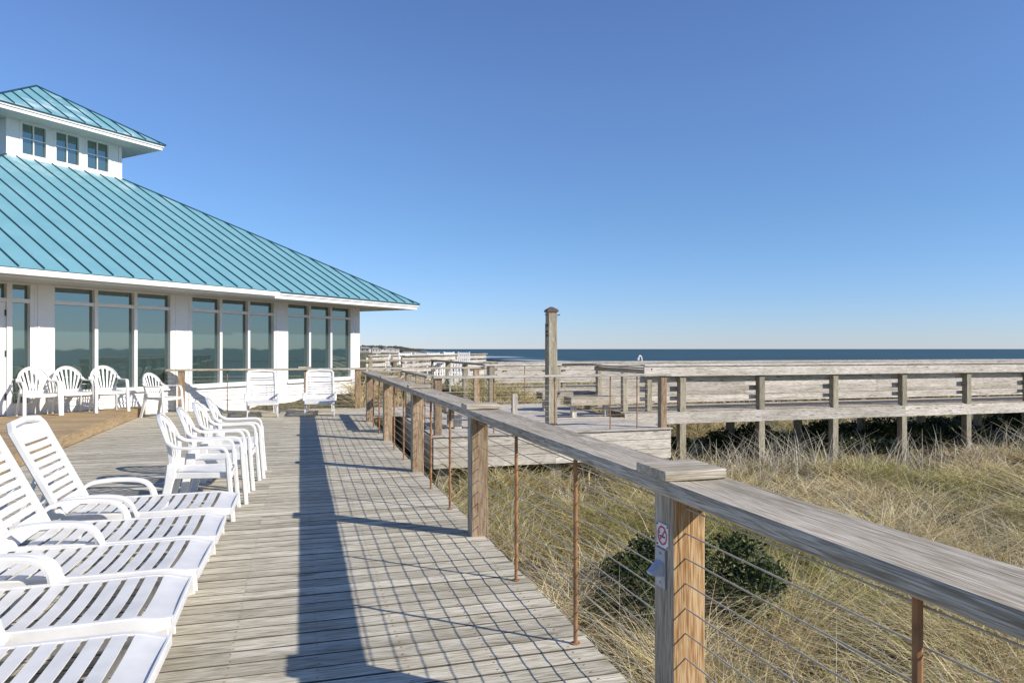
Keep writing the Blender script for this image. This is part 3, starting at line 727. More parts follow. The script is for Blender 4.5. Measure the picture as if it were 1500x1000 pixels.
# sloping ramp rail between viewing deck and boardwalk
b = MB(); b.beam((6.72, 15.8, 1.04), (7.5, 14.35, 0.985), 0.045, 0.09, 0.004); b.beam((6.7, 15.8, 1.12), (7.5, 14.3, 1.062), 0.16, 0.03)
tag(b.build('ramp_railing', 'rail'), 'short grey sloping board rail bridging the corner between viewing deck and boardwalk', 'railing')

# ---------------------------------------------------------------- signs on the near post
FXW = 1.31
sg = thing('sign', 'small square no-smoking sign on the near railing post', 'sign', (FXW-0.002, 2.425, 0.80))
b = MB(); b.beam((-0.001, -0.043, 0), (-0.001, 0.043, 0), 0.003, 0.088); o = b.build('plate', 'signw', smooth=False); o.parent = sg
def xring(b, r0, r1, x, n=32):
    k0 = len(b.v)
    for i in range(n):
        a = 2*math.pi*i/n
        for r_ in (r0, r1): b.v.append(Vector((x, r_*math.cos(a), r_*math.sin(a))))
    for i in range(n):
        j = (i+1) % n; b.face((k0+2*i, k0+2*i+1, k0+2*j+1, k0+2*j))
b = MB(); xring(b, 0.029, 0.036, -0.004); b.beam((-0.0042, -0.023, 0.023), (-0.0042, 0.023, -0.023), 0.0006, 0.006, up=(0, 1, 1))
o = b.build('prohibition_ring', 'red', smooth=False); o.parent = sg
b = MB(); b.beam((-0.0036, -0.020, -0.004), (-0.0036, 0.016, -0.004), 0.0006, 0.006); b.beam((-0.0036, 0.018, -0.004), (-0.0036, 0.022, -0.004), 0.0006, 0.006)
b.sweep([(-0.0036, 0.020, 0.003), (-0.0036, 0.023, 0.009), (-0.0036, 0.019, 0.014)], rect(0.0006, 0.002), (1, 0, 0))
o = b.build('cigarette_mark', 'black', smooth=False); o.parent = sg
b = MB()
for a, c in ((-1, -1), (-1, 1), (1, -1), (1, 1)): b.rod((-0.002, a*0.038, c*0.038), (-0.005, a*0.038, c*0.038), 0.0035, 8)
o = b.build('screw', 'dark'); o.parent = sg
ft = thing('metal_fitting', 'grey metal plate with a wedge-shaped snout, screwed to the near post under the sign', 'fitting', (FXW-0.002, 2.435, 0.675))
b = MB(); b.beam((-0.002, -0.032, 0), (-0.002, 0.04, 0), 0.005, 0.145, 0.001); o = b.build('plate', 'galv', smooth=False); o.parent = ft
b = MB(); n = len(b.v)
b.v += [Vector(p) for p in ((-0.005, -0.022, 0.028), (-0.005, 0.03, 0.028), (-0.005, 0.03, -0.026), (-0.005, -0.022, -0.026), (-0.05, -0.014, -0.012), (-0.05, 0.022, -0.012), (-0.05, 0.022, -0.022), (-0.05, -0.014, -0.022))]
for fc in ((0, 1, 5, 4), (1, 2, 6, 5), (2, 3, 7, 6), (3, 0, 4, 7), (4, 5, 6, 7), (3, 2, 1, 0)): b.face([n+q for q in fc])
o = b.build('snout', 'galv', smooth=False); o.parent = ft
b = MB()
for z in (0.055, -0.055): b.rod((-0.004, 0.004, z), (-0.008, 0.004, z), 0.005, 8)
o = b.build('screw', 'steel'); o.parent = ft

# ---------------------------------------------------------------- plastic armchair (faces +x)
def bez(pts, n=8):
    """Catmull-Rom through pts"""
    P = [Vector(p) for p in pts]; P = [P[0]*2-P[1]]+P+[P[-1]*2-P[-2]]; out = []
    for i in range(1, len(P)-2):
        for j in range(n):
            t = j/n; a, b_, c, d = P[i-1], P[i], P[i+1], P[i+2]
            out.append(0.5*((2*b_)+(c-a)*t+(2*a-5*b_+4*c-d)*t*t+(3*b_-a-3*c+d)*t**3))
    out.append(P[-2]); return out
def sheet(b, fn, us, vs, th, d):
    """grid surface with thickness along d(u,v)"""
    n = len(b.v); nu, nv = len(us), len(vs)
    for sgn in (0, 1):
        for u_ in us:
            for v_ in vs: b.v.append(Vector(fn(u_, v_))+Vector(d)*(-th*sgn))
    N = nu*nv
    for i in range(nu-1):
        for j in range(nv-1):
            q = [n+i*nv+j, n+(i+1)*nv+j, n+(i+1)*nv+j+1, n+i*nv+j+1]; b.face(q); b.face([x+N for x in q[::-1]])
    for i in range(nu-1):
        for j in (0, nv-1):
            q = [n+i*nv+j, n+(i+1)*nv+j, n+(i+1)*nv+j+N, n+i*nv+j+N]; b.face(q if j else q[::-1])
    for j in range(nv-1):
        for i in (0, nu-1):
            q = [n+i*nv+j, n+i*nv+j+1, n+i*nv+j+1+N, n+i*nv+j+N]; b.face(q if not i else q[::-1])
def make_chair(loc, rz, label, group):
    t = thing('plastic_armchair', label, 'chair', loc, rz, group)
    bk = lambda y_, z: (-0.215-(z-0.42)*0.27+0.75*y_*y_*min(1, max(0, (z-0.42)/0.2)), y_, z)
    # seat
    b = MB(); us = np.linspace(-0.24, 0.25, 9); vs = np.linspace(-0.235, 0.235, 9)
    def seat(x, y_): return (x, y_*(0.9+0.25*(x+0.24)), 0.425-0.018*(1-(y_/0.235)**2)-0.02*(x < -0.2)-0.9*max(0, x-0.17)**2*4)
    sheet(b, seat, us, vs, 0.012, (0, 0, 1))
    b.sweep([(-0.22, -0.215, 0.405), (0.24, -0.262, 0.40), (0.265, -0.2, 0.385), (0.265, 0.2, 0.385), (0.24, 0.262, 0.40), (-0.22, 0.215, 0.405)], rect(0.014, 0.05, 0.003))
    b.build('seat', 'plastic', t)
    # back: arched rim plus fan of ribs
    b = MB(); rim = []
    for i in range(21):
        a = math.pi*(1-i/20); y_ = 0.262*math.cos(a)*-1; z = 0.66+0.262*math.sin(a)
        rim.append(bk(-0.262*math.cos(math.pi-a) if False else -0.262*math.cos(math.pi*i/20), z))
    left = [bk(-0.17, 0.43), bk(-0.205, 0.50), bk(-0.24, 0.58)]; right = [bk(0.24, 0.58), bk(0.205, 0.50), bk(0.17, 0.43)]
    b.sweep(bez(left+rim[::2]+right, 3), rect(0.012, 0.036, 0.004), (1, 0, 0.3))
    for i in range(7):
        f_ = (i-3)/3; a = f_*1.12; top = (0.262*math.sin(a)*0.97, 0.66+0.262*math.cos(a)*0.97)
        bot = (0.135*f_, 0.455)
        pts = []
        for q in range(7):
            w_ = q/6; yy_ = bot[0]*(1-w_)+top[0]*w_+0.0*f_*math.sin(w_*math.pi); zz_ = bot[1]*(1-w_)+top[1]*w_; pts.append(bk(yy_, zz_))
        b.sweep(pts, rect(0.034, 0.009, 0.002), (1, 0, 0.3), scale=[0.72+0.42*q/6 for q in range(7)])
    b.sweep([bk(-0.19, 0.45), bk(-0.1, 0.44), bk(0, 0.437), bk(0.1, 0.44), bk(0.19, 0.45)], rect(0.012, 0.06, 0.003), (0, 0, 1))
    # top crescent behind the ribs
    us = np.linspace(-1.2, 1.2, 13); vs = np.linspace(0.80, 1.0, 3)
    sheet(b, lambda a, q: bk(0.262*q*math.sin(a), 0.66+0.262*q*math.cos(a)), us, vs, 0.009, (1, 0, 0.2))
    b.build('backrest', 'plastic', t)
    for s_ in (-1, 1):
        b = MB(); p = bez([bk(s_*0.258, 0.70), (-0.17, s_*0.275, 0.655), (-0.05, s_*0.288, 0.645), (0.12, s_*0.292, 0.648), (0.20, s_*0.290, 0.64), (0.235, s_*0.288, 0.60), (0.245, s_*0.287, 0.54)], 5)
        b.sweep(p, [(-0.028, -0.010), (0.028, -0.010), (0.030, 0.004), (0.018, 0.013), (-0.018, 0.013), (-0.030, 0.004)], (0, 0, 1) if False else (0.3, 0, 1))
        b.build('armrest', 'plastic', t)
        b = MB(); b.sweep(bez([(0.245, s_*0.287, 0.55), (0.252, s_*0.287, 0.42), (0.268, s_*0.292, 0.2), (0.285, s_*0.298, 0.0)], 3), rect(0.06, 0.042, 0.010), (1, 0, 0))
        b.build('leg', 'plastic', t)
        b = MB(); b.sweep(bez([(-0.215, s_*0.215, 0.50), (-0.225, s_*0.225, 0.40), (-0.265, s_*0.24, 0.2), (-0.31, s_*0.255, 0.0)], 3), rect(0.030, 0.075, 0.008), (1, 0, 0), scale=[1.1]*4+[0.95]*3+[0.85]*3)
        b.build('leg', 'plastic', t)
    return t
GC = 'row of white plastic armchairs facing the railing'
ch1 = make_chair((-0.85, 6.98, 0), 0, 'white plastic fan-back armchair nearest the loungers, front of the row of four', GC)
for i, lb in enumerate(('white plastic fan-back armchair, second from the front in the row of four', 'white plastic fan-back armchair, third from the front in the row of four', 'white plastic fan-back armchair at the far end of the row of four')):
    dup(ch1, (-0.80+0.05*i, 7.69+0.70*i, 0), R([2, -3, 1][i]), lb)
GP = 'white plastic armchairs against the pavilion windows'
for i, (x, y_, a, lb) in enumerate(((-4.95, 16.13, -56, 'white fan-back armchair on the tan platform closest to the pavilion door'), (-4.45, 16.55, -54, 'white fan-back armchair in the middle of the three on the tan platform'), (-3.88, 16.86, -60, 'white fan-back armchair on the tan platform nearest its outer edge'))):
    dup(ch1, (x, y_, PZ), R(a), lb, 1.03, GP)
dup(ch1, (-2.93, 17.38, 0), R(-30), 'white fan-back armchair alone on the deck beside the end post of the railing', 1.05, GP)

# ---------------------------------------------------------------- sun lounger (foot towards +x)
def make_lounger(loc, rz, label, group):
    t = thing('sun_lounger', label, 'sun lounger', loc, rz, group)
    W = 0.33; HX = -0.53
    def zs(x): return 0.345-0.020*sm(0.38, 0.54, np.array(x)).item()-0.006*math.sin(math.pi*min(1, max(0, (x-HX)/0.9)))
    # seat slats (slots run across), gently dished; the last one is the wide foot panel
    b = MB(); x = HX+0.03; n = 11; foot = 0.12; pitch = (0.54-foot-x)/n
    for i in range(n+1):
        xa = x+i*pitch; xb = xa+pitch*0.69 if i < n else 0.556
        us = np.linspace(xa, xb, 4); vs = np.linspace(-W+0.03, W-0.03, 9)
        sheet(b, lambda u_, v_: (u_, v_, zs(u_)+0.001-0.012*(1-(v_/(W-0.03))**2)), us, vs, 0.006, (0, 0, 1))
    b.build('seat', 'plastic', t)
    b = MB()
    for s_ in (-1, 1):
        # deep flat side rail that arches down into the legs
        top = [(x_, zs(x_)+0.004) for x_ in np.linspace(HX-0.02, 0.545, 24)]
        dep = [0.062+0.055*math.exp(-((x_-0.38)/0.05)**2)+0.05*math.exp(-((x_+0.46)/0.06)**2) if x_ < 0.44 else 0.062-0.02*(x_-0.44)/0.1+0.055*math.exp(-((x_-0.38)/0.05)**2) for x_, _ in top]
        k0 = len(b.v)
        for (x_, z_), dd_ in zip(top, dep):
            yo = W-0.028*max(0, (x_-0.47)/0.075)
            for yy_, zz_ in ((yo-0.032, z_), (yo-0.006, z_), (yo, z_-0.006), (yo+0.002, z_-dd_), (yo-0.008, z_-dd_), (yo-0.012, z_-0.010), (yo-0.032, z_-0.010)): b.v.append(Vector((x_, s_*yy_, zz_)))
        for q in range(len(top)-1):
            for j_ in range(7):
                a0, a1 = k0+q*7+j_, k0+q*7+(j_+1) % 7
                b.face((a0, a1, a1+7, a0+7) if s_ < 0 else (a0, a0+7, a1+7, a1))
        for e in (0, len(top)-1): b.face([k0+e*7+j_ for j_ in range(7)])
    b.sweep([(0.548, -W+0.024, zs(0.545)-0.020), (0.548, W-0.024, zs(0.545)-0.020)], rect(0.014, 0.046, 0.003))
    for x_ in (-0.42, 0.36): b.beam((x_, -W+0.03, 0.285), (x_, W-0.03, 0.285), 0.03, 0.045, 0.004)
    b.build('frame', 'plastic', t)
    # backrest
    A = Vector((-0.55, 0, 0.335)); B = Vector((-0.875, 0, 0.985)); d = (B-A).normalized(); L = (B-A).length; nn = Vector((d.z, 0, -d.x))
    b = MB(); nb = 8; y0 = 0.06; pt = (L-0.16-y0)/nb
    for i in range(nb+1):
        a0 = y0+i*pt if i else 0.0; a1 = y0+i*pt+pt*0.70 if i < nb else L-0.02
        if i == 0: a0 = 0.0
        us = np.linspace(a0, a1, 3); vs = np.linspace(-W+0.045, W-0.045, 9)
        sheet(b, lambda u_, v_: A+d*u_+Vector((0, v_, 0))-nn*(0.02*(1-(v_/(W-0.045))**2)), us, vs, 0.013, nn)
    rim = [A+Vector((0, -W+0.022, 0)), A+d*(L*0.5)+Vector((0, -W+0.022, 0)), A+d*(L-0.06)+Vector((0, -W+0.026, 0)), A+d*(L-0.012)+Vector((0, -W+0.07, 0)), A+d*L+Vector((0, 0, 0))+d*0.008]
    rim = rim+[Vector((p.x, -p.y, p.z)) for p in rim[-2::-1]]
    b.sweep(rim, rect(0.046, 0.05, 0.010), nn)
    b.build('backrest', 'plastic', t)
    b = MB()
    for s_ in (-1, 1): b.beam((-0.72, s_*0.22, 0.62), (-0.86, s_*0.22, 0.27), 0.025, 0.03, 0.004)
    b.beam((-0.86, -0.24, 0.27), (-0.86, 0.24, 0.27), 0.025, 0.03, 0.004)
    b.build('back_prop', 'plastic', t)
    for s_ in (-1, 1):
        b = MB(); p = bez([(-0.60, s_*(W+0.012), 0.33), (-0.59, s_*(W+0.018), 0.40), (-0.53, s_*(W+0.02), 0.452), (-0.40, s_*(W+0.02), 0.470), (-0.24, s_*(W+0.02), 0.468), (-0.15, s_*(W+0.02), 0.445), (-0.10, s_*(W+0.018), 0.39), (-0.075, s_*(W+0.01), 0.315)], 6)
        b.sweep(p, [(-0.030, -0.013), (0.030, -0.013), (0.032, 0.004), (0.020, 0.015), (-0.020, 0.015), (-0.032, 0.004)], (1, 0, 1.2) if False else (-0.001, 0, 1))
        b.build('armrest', 'plastic', t)
        for xl, dx in ((0.36, 0.05), (-0.46, -0.05)):
            b = MB(); b.sweep([(xl, s_*(W-0.024), 0.285), (xl+dx*0.6, s_*(W-0.02), 0.15), (xl+dx, s_*(W-0.012), 0.0)], rect(0.035, 0.105, 0.008), (1, 0, 0), scale=[1.15, 0.85, 0.6])
            b.build('leg', 'plastic', t)
        b = MB(); b.sweep([(-0.88, s_*0.27, 0.27), (-0.90, s_*0.28, 0.0)], rect(0.03, 0.06, 0.006), (1, 0, 0)); b.build('leg', 'plastic', t)
    for s_ in (-1, 1):
        b = MB(); b.beam((-0.50, s_*(W-0.04), 0.275), (-0.90, s_*(W-0.06), 0.27), 0.025, 0.05, 0.004); b.build('rear_rail', 'plastic', t)
    return t
GL = 'row of white sun loungers along the left of the deck'
lx = -1.055
l1 = make_lounger((lx+0.02, 5.95, 0), 0, 'white slatted sun lounger farthest from the camera in the left row', GL)
for y_, dx, a, lb in ((5.13, 0.0, 0.5, 'white slatted sun lounger, second farthest in the left row'), (4.45, -0.01, -1, 'white slatted sun lounger in the middle of the left row'),
                  (3.72, -0.03, 0.8, 'white slatted sun lounger, second nearest in the left row'), (2.93, -0.01, -0.5, 'white slatted sun lounger nearest the camera, cut by the bottom left corner')):
    dup(l1, (lx+dx, y_, 0), R(a), lb)
dup(l1, (-0.82, 16.95, 0), R(-86), 'upright white sun lounger by the far railing, the left of two facing the camera', 1.0, 'pair of white sun loungers at the far railing')
dup(l1, (0.42, 16.95, 0), R(-92), 'upright white sun lounger by the far railing, the right of two facing the camera', 1.0, 'pair of white sun loungers at the far railing')

# ---------------------------------------------------------------- far terrace with white high-backed chairs
tz = 0.22
t = thing('far_terrace', 'distant timber terrace carrying a row of white high-backed chairs', 'terrace', (4, 31, tz)); ti = Matrix.Translation(-t.location)
b = MB(); yy = 27.05
while yy < 29.2: b.sweep([(1.8, yy, tz), (5.2, yy, tz)], prof); yy += 0.1445
b.beam((1.8, 27, tz-0.15), (5.2, 27, tz-0.15), 0.04, 0.24)
vp(b.build('decking', 'bleach'), t, ti)
for x, y_ in ((2, 27.2), (5, 27.2), (2, 29), (5, 29)):
    b = MB(); b.post(x, y_, -1.6, tz-0.05, 0.18); vp(b.build('pile', 'pile'), t, ti)
def rocker(loc, rz, label, sc=1):
    t = thing('high_backed_chair', label, 'chair', loc, rz, 'white high-backed chairs beyond the viewing deck')
    b = MB()
    for i in range(5): b.beam((-0.25, -0.2+0.1*i, 0.42), (-0.42, -0.2+0.1*i, 1.15), 0.05, 0.02, up=(1, 0, 0))
    for z in (0.5, 0.85, 1.12): x_ = -0.25-0.17*(z-0.42)/0.73; b.beam((x_-0.02, -0.27, z), (x_-0.02, 0.27, z), 0.03, 0.07)
    o = b.build('backrest', 'white', t)
    b = MB()
    for i in range(5): b.beam((-0.2+0.1*i, -0.26, 0.42), (-0.2+0.1*i, 0.26, 0.42), 0.085, 0.025)
    b.build('seat', 'white', t)
    for s_ in (-1, 1):
        b = MB(); b.beam((-0.34, s_*0.29, 0.66), (0.3, s_*0.29, 0.66), 0.1, 0.03); b.build('armrest', 'white', t)
        b = MB(); b.post(0.24, s_*0.28, 0.0, 0.645, 0.06); b.build('leg', 'white', t)
        b = MB(); b.beam((-0.26, s_*0.28, 0.0), (-0.44, s_*0.28, 1.18), 0.06, 0.06, up=(1, 0, 0)); b.build('leg', 'white', t)
    t.scale = (sc,)*3
    return t
F_ = np.array([math.sin(R(16.4486)), math.cos(R(16.4486))]); R_ = np.array([F_[1], -F_[0]])
def far(px, t_): p = t_*(F_+R_*(px-750)/1050); return float(p[0]), float(p[1])
rk = None
specs = [(562, 31.5, 0.22, -95, 1.0, 'white high-backed chair at the left end of the distant terrace, beside the pavilion corner'),
         (598, 31.5, 0.28, -80, 1.0, 'white high-backed chair left of centre on the distant terrace'),
         (617, 32.5, 0.28, -100, 1.0, 'white high-backed chair just right of the one left of centre, on the distant terrace'),
         (638, 34, 0.28, -85, 1.0, 'white high-backed chair in the middle distance between two pairs on the far boardwalk'),
         (664, 36, 0.30, -70, 1.0, 'white high-backed chair second from the right on the far boardwalk'),
         (678, 36, 0.30, -110, 1.0, 'white high-backed chair at the right end of the far boardwalk'),
         (653, 25.0, 0.0, -80, 0.98, 'nearer white high-backed chair behind the viewing deck, the left of a pair'),
         (671, 24.2, 0.0, -100, 0.98, 'nearer white high-backed chair behind the viewing deck, the right of a pair')]
for px, t_, z, a, sc, lb in specs:
    x, y_ = far(px, t_); z -= 0.13
    if rk is None: rk = rocker((x, y_, z), R(a), lb)
    else: dup(rk, (x, y_, z), R(a), lb, sc)
# landing that carries the nearer pair
b = MB(); yy = VY1+0.16
while yy < 27: b.sweep([(3.2, yy, -0.001), (4.8, yy, -0.001)], prof); yy += 0.1445
o = b.build('walkway', 'bleach'); tag(o, kind='structure')
# white hooked beach flag pole beyond the boardwalk
x, y_ = far(940, 34)
b = MB(); b.sweep(bez([(0, 0, -1.6), (0, 0, 0.6), (0, 0, 0.98), (-0.05, 0, 1.10), (-0.12, 0, 1.12), (-0.17, 0, 1.02)], 5), circ(0.035, 8), (0, 1, 0))
n = len(b.v); b.sweep([(-0.17, 0, 1.03), (-0.2, 0, 0.92)], circ(0.06, 8), (0, 1, 0))
o = b.build('shower_pole', 'white'); o.location = (x, y_, 0.05); tag(o, 'thin white pole with a hooked head sticking up beyond the boardwalk rail', 'pole')

# ---------------------------------------------------------------- distant houses and woods
def house(px, t_, wd, hh, roofc, label):
    x, y_ = far(px, t_); z = float(gz(x, y_))
    t = thing('beach_house', label, 'house', (x, y_, z), R(random.uniform(-25, 25)), 'houses far along the coast')
    b = MB(); hh *= 0.55; b.box(-wd/2, wd/2, -4, 4, 0, hh); b.build('wall', 'shingle', t, smooth=False)
    b = MB(); e = 0.5
    a = [(-wd/2-e, -4-e, hh), (wd/2+e, -4-e, hh), (wd/2+e, 4+e, hh), (-wd/2-e, 4+e, hh), (-wd/4, 0, hh+1.6), (wd/4, 0, hh+1.6)]
    n = len(b.v); b.v += [Vector(p) for p in a]
    for fc in ((0, 1, 5, 4), (1, 2, 5), (2, 3, 4, 5), (3, 0, 4), (3, 2, 1, 0)): b.face([n+q for q in fc])
    b.build('roof', roofc, t, smooth=False)
    for q in range(3):
        b = MB(); xx = -wd/3+q*wd/3; b.box(xx-0.6, xx+0.6, -4.06, -3.95, hh*0.55, hh*0.82); b.build('window', 'dark', t, smooth=False)
    return t
for i, (px, t_, wd, hh, rc, lb) in enumerate(((533, 620, 11, 6.2, 'pile', 'distant white beach house touching the pavilion corner'), (541, 700, 13, 6.5, 'dark', 'distant wide white beach house, second from the pavilion corner'), (549, 640, 8, 7, 'pile', 'distant narrow white beach house, third from the pavilion corner'),
    (556, 760, 12, 6.5, 'dark', 'distant white beach house with dark roof in the middle of the coast row'), (563, 820, 10, 8, 'pile', 'distant tall white beach house right of the middle of the coast row'), (571, 800, 16, 7, 'pile', 'distant broad pale beach house, second from the woods'), (578, 900, 9, 9, 'dark', 'distant white beach house standing next to the dark woods'))):
    house(px, t_, wd, hh, rc, lb)
def leafmass(cents, radii, n, size, cols, flat=1.0):
    """random small quads in ellipsoids; returns V,F,col"""
    Vs, Fs, Cs = [], [], []; base = 0
    for c, r, nn_ in zip(cents, radii, n):
        d = rng.normal(size=(nn_, 3)); d /= np.linalg.norm(d, axis=1, keepdims=True); rad = rng.random(nn_)**0.4
        p = np.array(c)+d*rad[:, None]*np.array(r)
        a = rng.normal(size=(nn_, 3)); a /= np.linalg.norm(a, axis=1, keepdims=True); bq = np.cross(a, rng.normal(size=(nn_, 3))); bq /= np.linalg.norm(bq, axis=1, keepdims=True)
        s_ = size*(0.6+0.8*rng.random(nn_))[:, None]
        q = np.stack([p-a*s_, p-bq*s_*0.45, p+a*s_, p+bq*s_*0.45], 1).reshape(-1, 3)
        Vs.append(q); Fs.append(base+np.arange(nn_*4).reshape(-1, 4)); base += nn_*4
        cc = np.array(cols)[rng.integers(0, len(cols), nn_)]*(0.7+0.6*rng.random(nn_))[:, None]
        Cs.append(np.repeat(cc, 4, 0))
    return np.concatenate(Vs), np.concatenate(Fs), np.concatenate(Cs)
cs, rs, ns = [], [], []
for i in range(150):
    f_ = i/149; px = 576+60*f_+random.uniform(-2, 2); t_ = 1500+1700*f_; x, y_ = far(px, t_); h = (5+1.6*math.sin(i*1.7)+random.uniform(-1, 1))*(1-0.6*f_)
    cs.append((x, y_, float(gz(x, y_))+h*0.5+1.5)); rs.append((22, 14, h)); ns.append(260)
for i in range(60):
    px = 526+56*random.random(); t_ = 1000+random.uniform(-60, 200); x, y_ = far(px, t_); h = random.uniform(2.5, 5.5)
    cs.append((x, y_, float(gz(x, y_))+h*0.6)); rs.append((11, 8, h)); ns.append(220)
V, F, Cc = leafmass(cs, rs, ns, 1.6, [(0.08, 0.10, 0.08), (0.11, 0.12, 0.09), (0.09, 0.105, 0.095)])
tag(fast_mesh('distant_woods', V, F, Cc, 'leaf'), 'dark woods on the far headland', 'woods', kind='stuff')

# ---------------------------------------------------------------- vegetation
def blades(P, L, Wd, lean, cols, seg=3, droop=0.6):
    """P (n,3) roots; returns V,F(quads),col"""
    n = len(P); az = rng.random(n)*2*np.pi; h = np.stack([np.cos(az), np.sin(az), np.zeros(n)], 1)
    side = np.stack([-np.sin(az), np.cos(az), np.zeros(n)], 1)
    tw = rng.random(n)*np.pi; side = side*np.cos(tw)[:, None]+h*np.sin(tw)[:, None]*0.8
    Vs = []
    for k_ in range(seg+1):
        s_ = k_/seg; hor = L*(lean*s_+droop*rng.uniform(0.6, 1.2, n)*s_*s_*0.9); ver = L*(s_-droop*0.55*s_*s_*s_)
        c = P+h*hor[:, None]+np.array([0, 0, 1])*ver[:, None]
        wv = (Wd*(1-0.85*s_**1.5))[:, None]
        Vs.append(np.stack([c-side*wv/2, c+side*wv/2], 1))
    V = np.stack(Vs, 1).reshape(n, (seg+1)*2, 3); idx = np.arange(n)[:, None]*(seg+1)*2
    F = np.concatenate([idx+np.array([[2*k_, 2*k_+1, 2*k_+3, 2*k_+2]]) for k_ in range(seg)], 0)
    col = np.repeat(cols, (seg+1)*2, 0)
    return V.reshape(-1, 3), F, col
def fbm(X, Y, s_, seed):
    r_ = np.random.default_rng(seed); z = np.zeros_like(X)
    for i in range(7):
        a = r_.random()*6.28; k_ = s_*(0.6+1.4*r_.random()); z += np.sin((X*np.cos(a)+Y*np.sin(a))*k_+r_.random()*6.28)
    return z/7
def field(n, region, rmin, rmax, power):
    """roots sampled in polar coordinates about the deck's corner area, denser nearby"""
    a = rng.uniform(R(-2), R(66), n); r_ = (rmin**power+(rmax**power-rmin**power)*rng.random(n))**(1/power)
    X = r_*np.sin(a); Y = r_*np.cos(a)
    m = region(X, Y); return X[m], Y[m], r_[m]
def inside(X, Y):
    ok = (X > 1.50) & ~((X > VX0-0.1) & (X < VX1+0.1) & (Y > VY0-0.05) & (Y < VY1+0.1))
    ok &= ~((Y > 15.7) & (Y < 18.8) & (X < 2.3))
    # pavilion footprint
    s_ = ((X+3.597)*0.7071+(Y-18.168)*0.7071); u_ = (-(X+3.597)+(Y-18.168))*0.7071
    ok &= ~((u_ > -0.1) & (s_ < 7.8))
    ok &= ~((X > 3.2) & (X < 4.85) & (Y > 18.7) & (Y < 27))
    # patches of bare litter
    return ok
X, Y, r_ = field(330000, inside, 1.9, 27, 0.85)
pat = fbm(X, Y, 1.1, 3); pat2 = fbm(X, Y, 3.0, 5)
keep = rng.random(len(X)) < np.clip(0.55+2.4*pat2+0.6*pat, 0.03, 1.0)
for sx_, sy_, sr_ in ((3.85, 6.35, 0.4), (3.05, 6.0, 0.34), (9.5, 9.0, 0.4)): keep &= ~(np.hypot(X-sx_, Y-sy_) < sr_)
keep &= ~((Y > BY0-0.1) & (Y < BY1+0.6) & (rng.random(len(X)) < 0.75))
X, Y, r_, pat, pat2 = X[keep], Y[keep], r_[keep], pat[keep], pat2[keep]
n = len(X)
straw = np.array([0.72, 0.60, 0.34]); gold = np.array([0.58, 0.455, 0.20]); green = np.array([0.38, 0.37, 0.12]); grey = np.array([0.72, 0.67, 0.52]); brown = np.array([0.16, 0.105, 0.06])
q = rng.random(n); gsel = 0.19+0.85*pat
base = np.where((q < gsel)[:, None], green, np.where((q < gsel+0.30)[:, None], gold, np.where((q < 0.92)[:, None], straw, grey)))
base = np.where((rng.random(n) < 0.14)[:, None], brown, base)
cols = base*(0.62+0.85*rng.random(n))[:, None]
P = np.stack([X, Y, gz(X, Y)-0.02], 1)
tang = rng.random(n) < 0.4; Lb = (0.28+0.36*rng.random(n))*(0.9+0.7*pat2)*np.where(tang, 1.35, 1.0)*np.where((X > 7) & (Y > 11), 0.72, 1.0); Wb = (0.0042+0.0007*r_)*(0.5+0.9*rng.random(n))
V, F, Cc = blades(P, Lb, Wb, np.where(tang, rng.uniform(0.7, 1.9, n), rng.uniform(0.0, 0.6, n)), cols, 3, 0.6)
tag(fast_mesh('dune_grass', V, F, Cc, 'blade'), 'tangled straw and green dune grass filling the ground beside the deck', 'grass', kind='stuff')
# behind the decks the dune ridge carries coarser grass
X = rng.uniform(-1, 60, 60000); Y = rng.uniform(18.8, 75, 60000); m = inside(X, Y) & (np.hypot(X, Y) > 22); X, Y = X[m], Y[m]; n = len(X)
q = rng.random(n)[:, None]; cols = np.where(q < 0.35, green, np.where(q < 0.7, gold, straw))*(0.6+0.6*rng.random(n))[:, None]
V, F, Cc = blades(np.stack([X, Y, gz(X, Y)-0.02], 1), 0.25+0.3*rng.random(n), 0.02+0.02*rng.random(n), rng.uniform(0.05, 0.5, n), cols, 2, 0.6)
tag(fast_mesh('ridge_grass', V, F, Cc, 'blade'), 'coarse olive and straw grass on the dune ridge behind the boardwalks', 'grass', kind='stuff')
# dry pale stalks: loose ones all over, a thicket before the boardwalk
X = np.concatenate([rng.uniform(7.3, 19.5, 400), rng.uniform(1.7, 12, 1500), rng.normal(9.8, 0.9, 170)]); Y = np.concatenate([rng.uniform(12.9, 14.3, 400), rng.uniform(1.5, 12.0, 1500), rng.uniform(12.8, 14.3, 170)])
m = inside(X, Y); X, Y = X[m], Y[m]; n = len(X); far_ = Y > 12.4
cols = np.array([0.66, 0.60, 0.47])*(0.7+0.5*rng.random(n))[:, None]
V, F, Cc = blades(np.stack([X, Y, gz(X, Y)], 1), np.where(far_, 0.65+0.6*rng.random(n), 0.45+0.5*rng.random(n)), np.where(far_, 0.019, 0.0055), np.where(rng.random(n) < 0.5, rng.uniform(0.0, 0.25, n), rng.uniform(0.3, 1.3, n)), cols, 3, 0.3)
tag(fast_mesh('dry_stalks', V, F, Cc, 'blade'), 'pale dead stalks sticking out of the dune grass', 'stalks', kind='stuff')
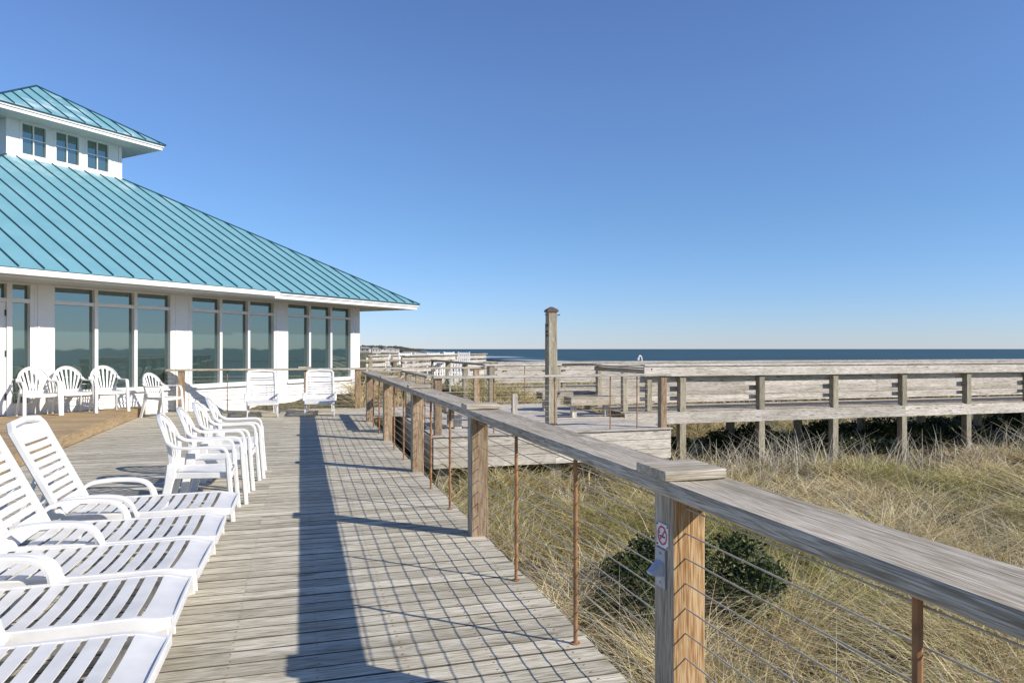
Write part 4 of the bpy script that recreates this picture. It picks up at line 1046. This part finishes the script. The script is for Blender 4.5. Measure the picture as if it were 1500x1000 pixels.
def shrub(x, y_, w_, h, n, size, label, cols, group=None):
    z = float(gz(x, y_)); t = thing('shrub', label, 'shrub', (x, y_, z), 0, group)
    cs, rs, ns = [], [], []
    k_ = 22
    for i in range(k_):
        a = random.uniform(0, 6.28); rr = random.random()**0.6
        cs.append((math.cos(a)*rr*w_*0.5, math.sin(a)*rr*w_*0.42, h*(0.28+0.5*random.random()*(1-0.4*rr)))); q = random.uniform(0.08, 0.2)
        rs.append((w_*q, w_*q, h*random.uniform(0.1, 0.24))); ns.append(n//k_)
    V, F, Cc = leafmass(cs, rs, ns, size, cols); fast_mesh('foliage', V, F, Cc, 'leaf', t)
    b = MB()
    for c in cs[:9]:
        b.sweep(bez([(c[0]*0.15, c[1]*0.15, -0.05), (c[0]*0.5, c[1]*0.5, c[2]*0.5), c], 3), circ(0.014, 5), (0.2, 1, 0), scale=[1-0.1*q for q in range(7)])
    b.build('stem', 'pile', t)
dk = [(0.035, 0.055, 0.02), (0.05, 0.08, 0.025), (0.02, 0.032, 0.014), (0.13, 0.15, 0.05)]
shrub(3.8, 6.35, 1.75, 1.15, 9000, 0.026, 'dark green leafy shrub in the grass right behind the near railing post', dk)
shrub(2.95, 6.15, 1.1, 0.8, 3600, 0.022, 'low dark shrub in the grass just left of the larger one behind the near post', dk)
shrub(2.25, 5.3, 0.6, 0.3, 1500, 0.02, 'tiny dark twiggy shrub in the grass beside the second rusty baluster', [(0.03, 0.04, 0.02), (0.07, 0.05, 0.03)])
GB = 'dark shrubs under the boardwalk'
for i, (x, y_, w_, h, lb) in enumerate(((8.6, 15.6, 1.2, 0.9, 'dark shrub under the left end of the boardwalk, beside the viewing deck'), (11.0, 16.0, 2.4, 1.12, 'dark shrub under the boardwalk between its second and third posts'), (13.3, 16.1, 2.5, 1.12, 'dark shrub under the boardwalk between its third and fourth posts'),
    (15.6, 16.2, 2.4, 1.12, 'dark shrub under the boardwalk between its fourth and fifth posts'), (17.9, 16.7, 2.6, 1.05, 'dark shrub under the boardwalk by its fifth post'), (20.3, 16.8, 2.6, 1.1, 'dark shrub under the boardwalk at the right edge of the photo'))):
    shrub(x, y_, w_, h, 7000, 0.045, lb, dk, GB)
shrub(9.5, 9.0, 1.0, 0.45, 1800, 0.03, 'brown withered shrub low in the grass at the right', [(0.10, 0.06, 0.04), (0.06, 0.045, 0.03)])
shrub(2.3, 23.6, 1.0, 0.6, 2000, 0.04, 'green tuft growing at the foot of the pavilion corner', [(0.09, 0.12, 0.04), (0.14, 0.15, 0.07)])
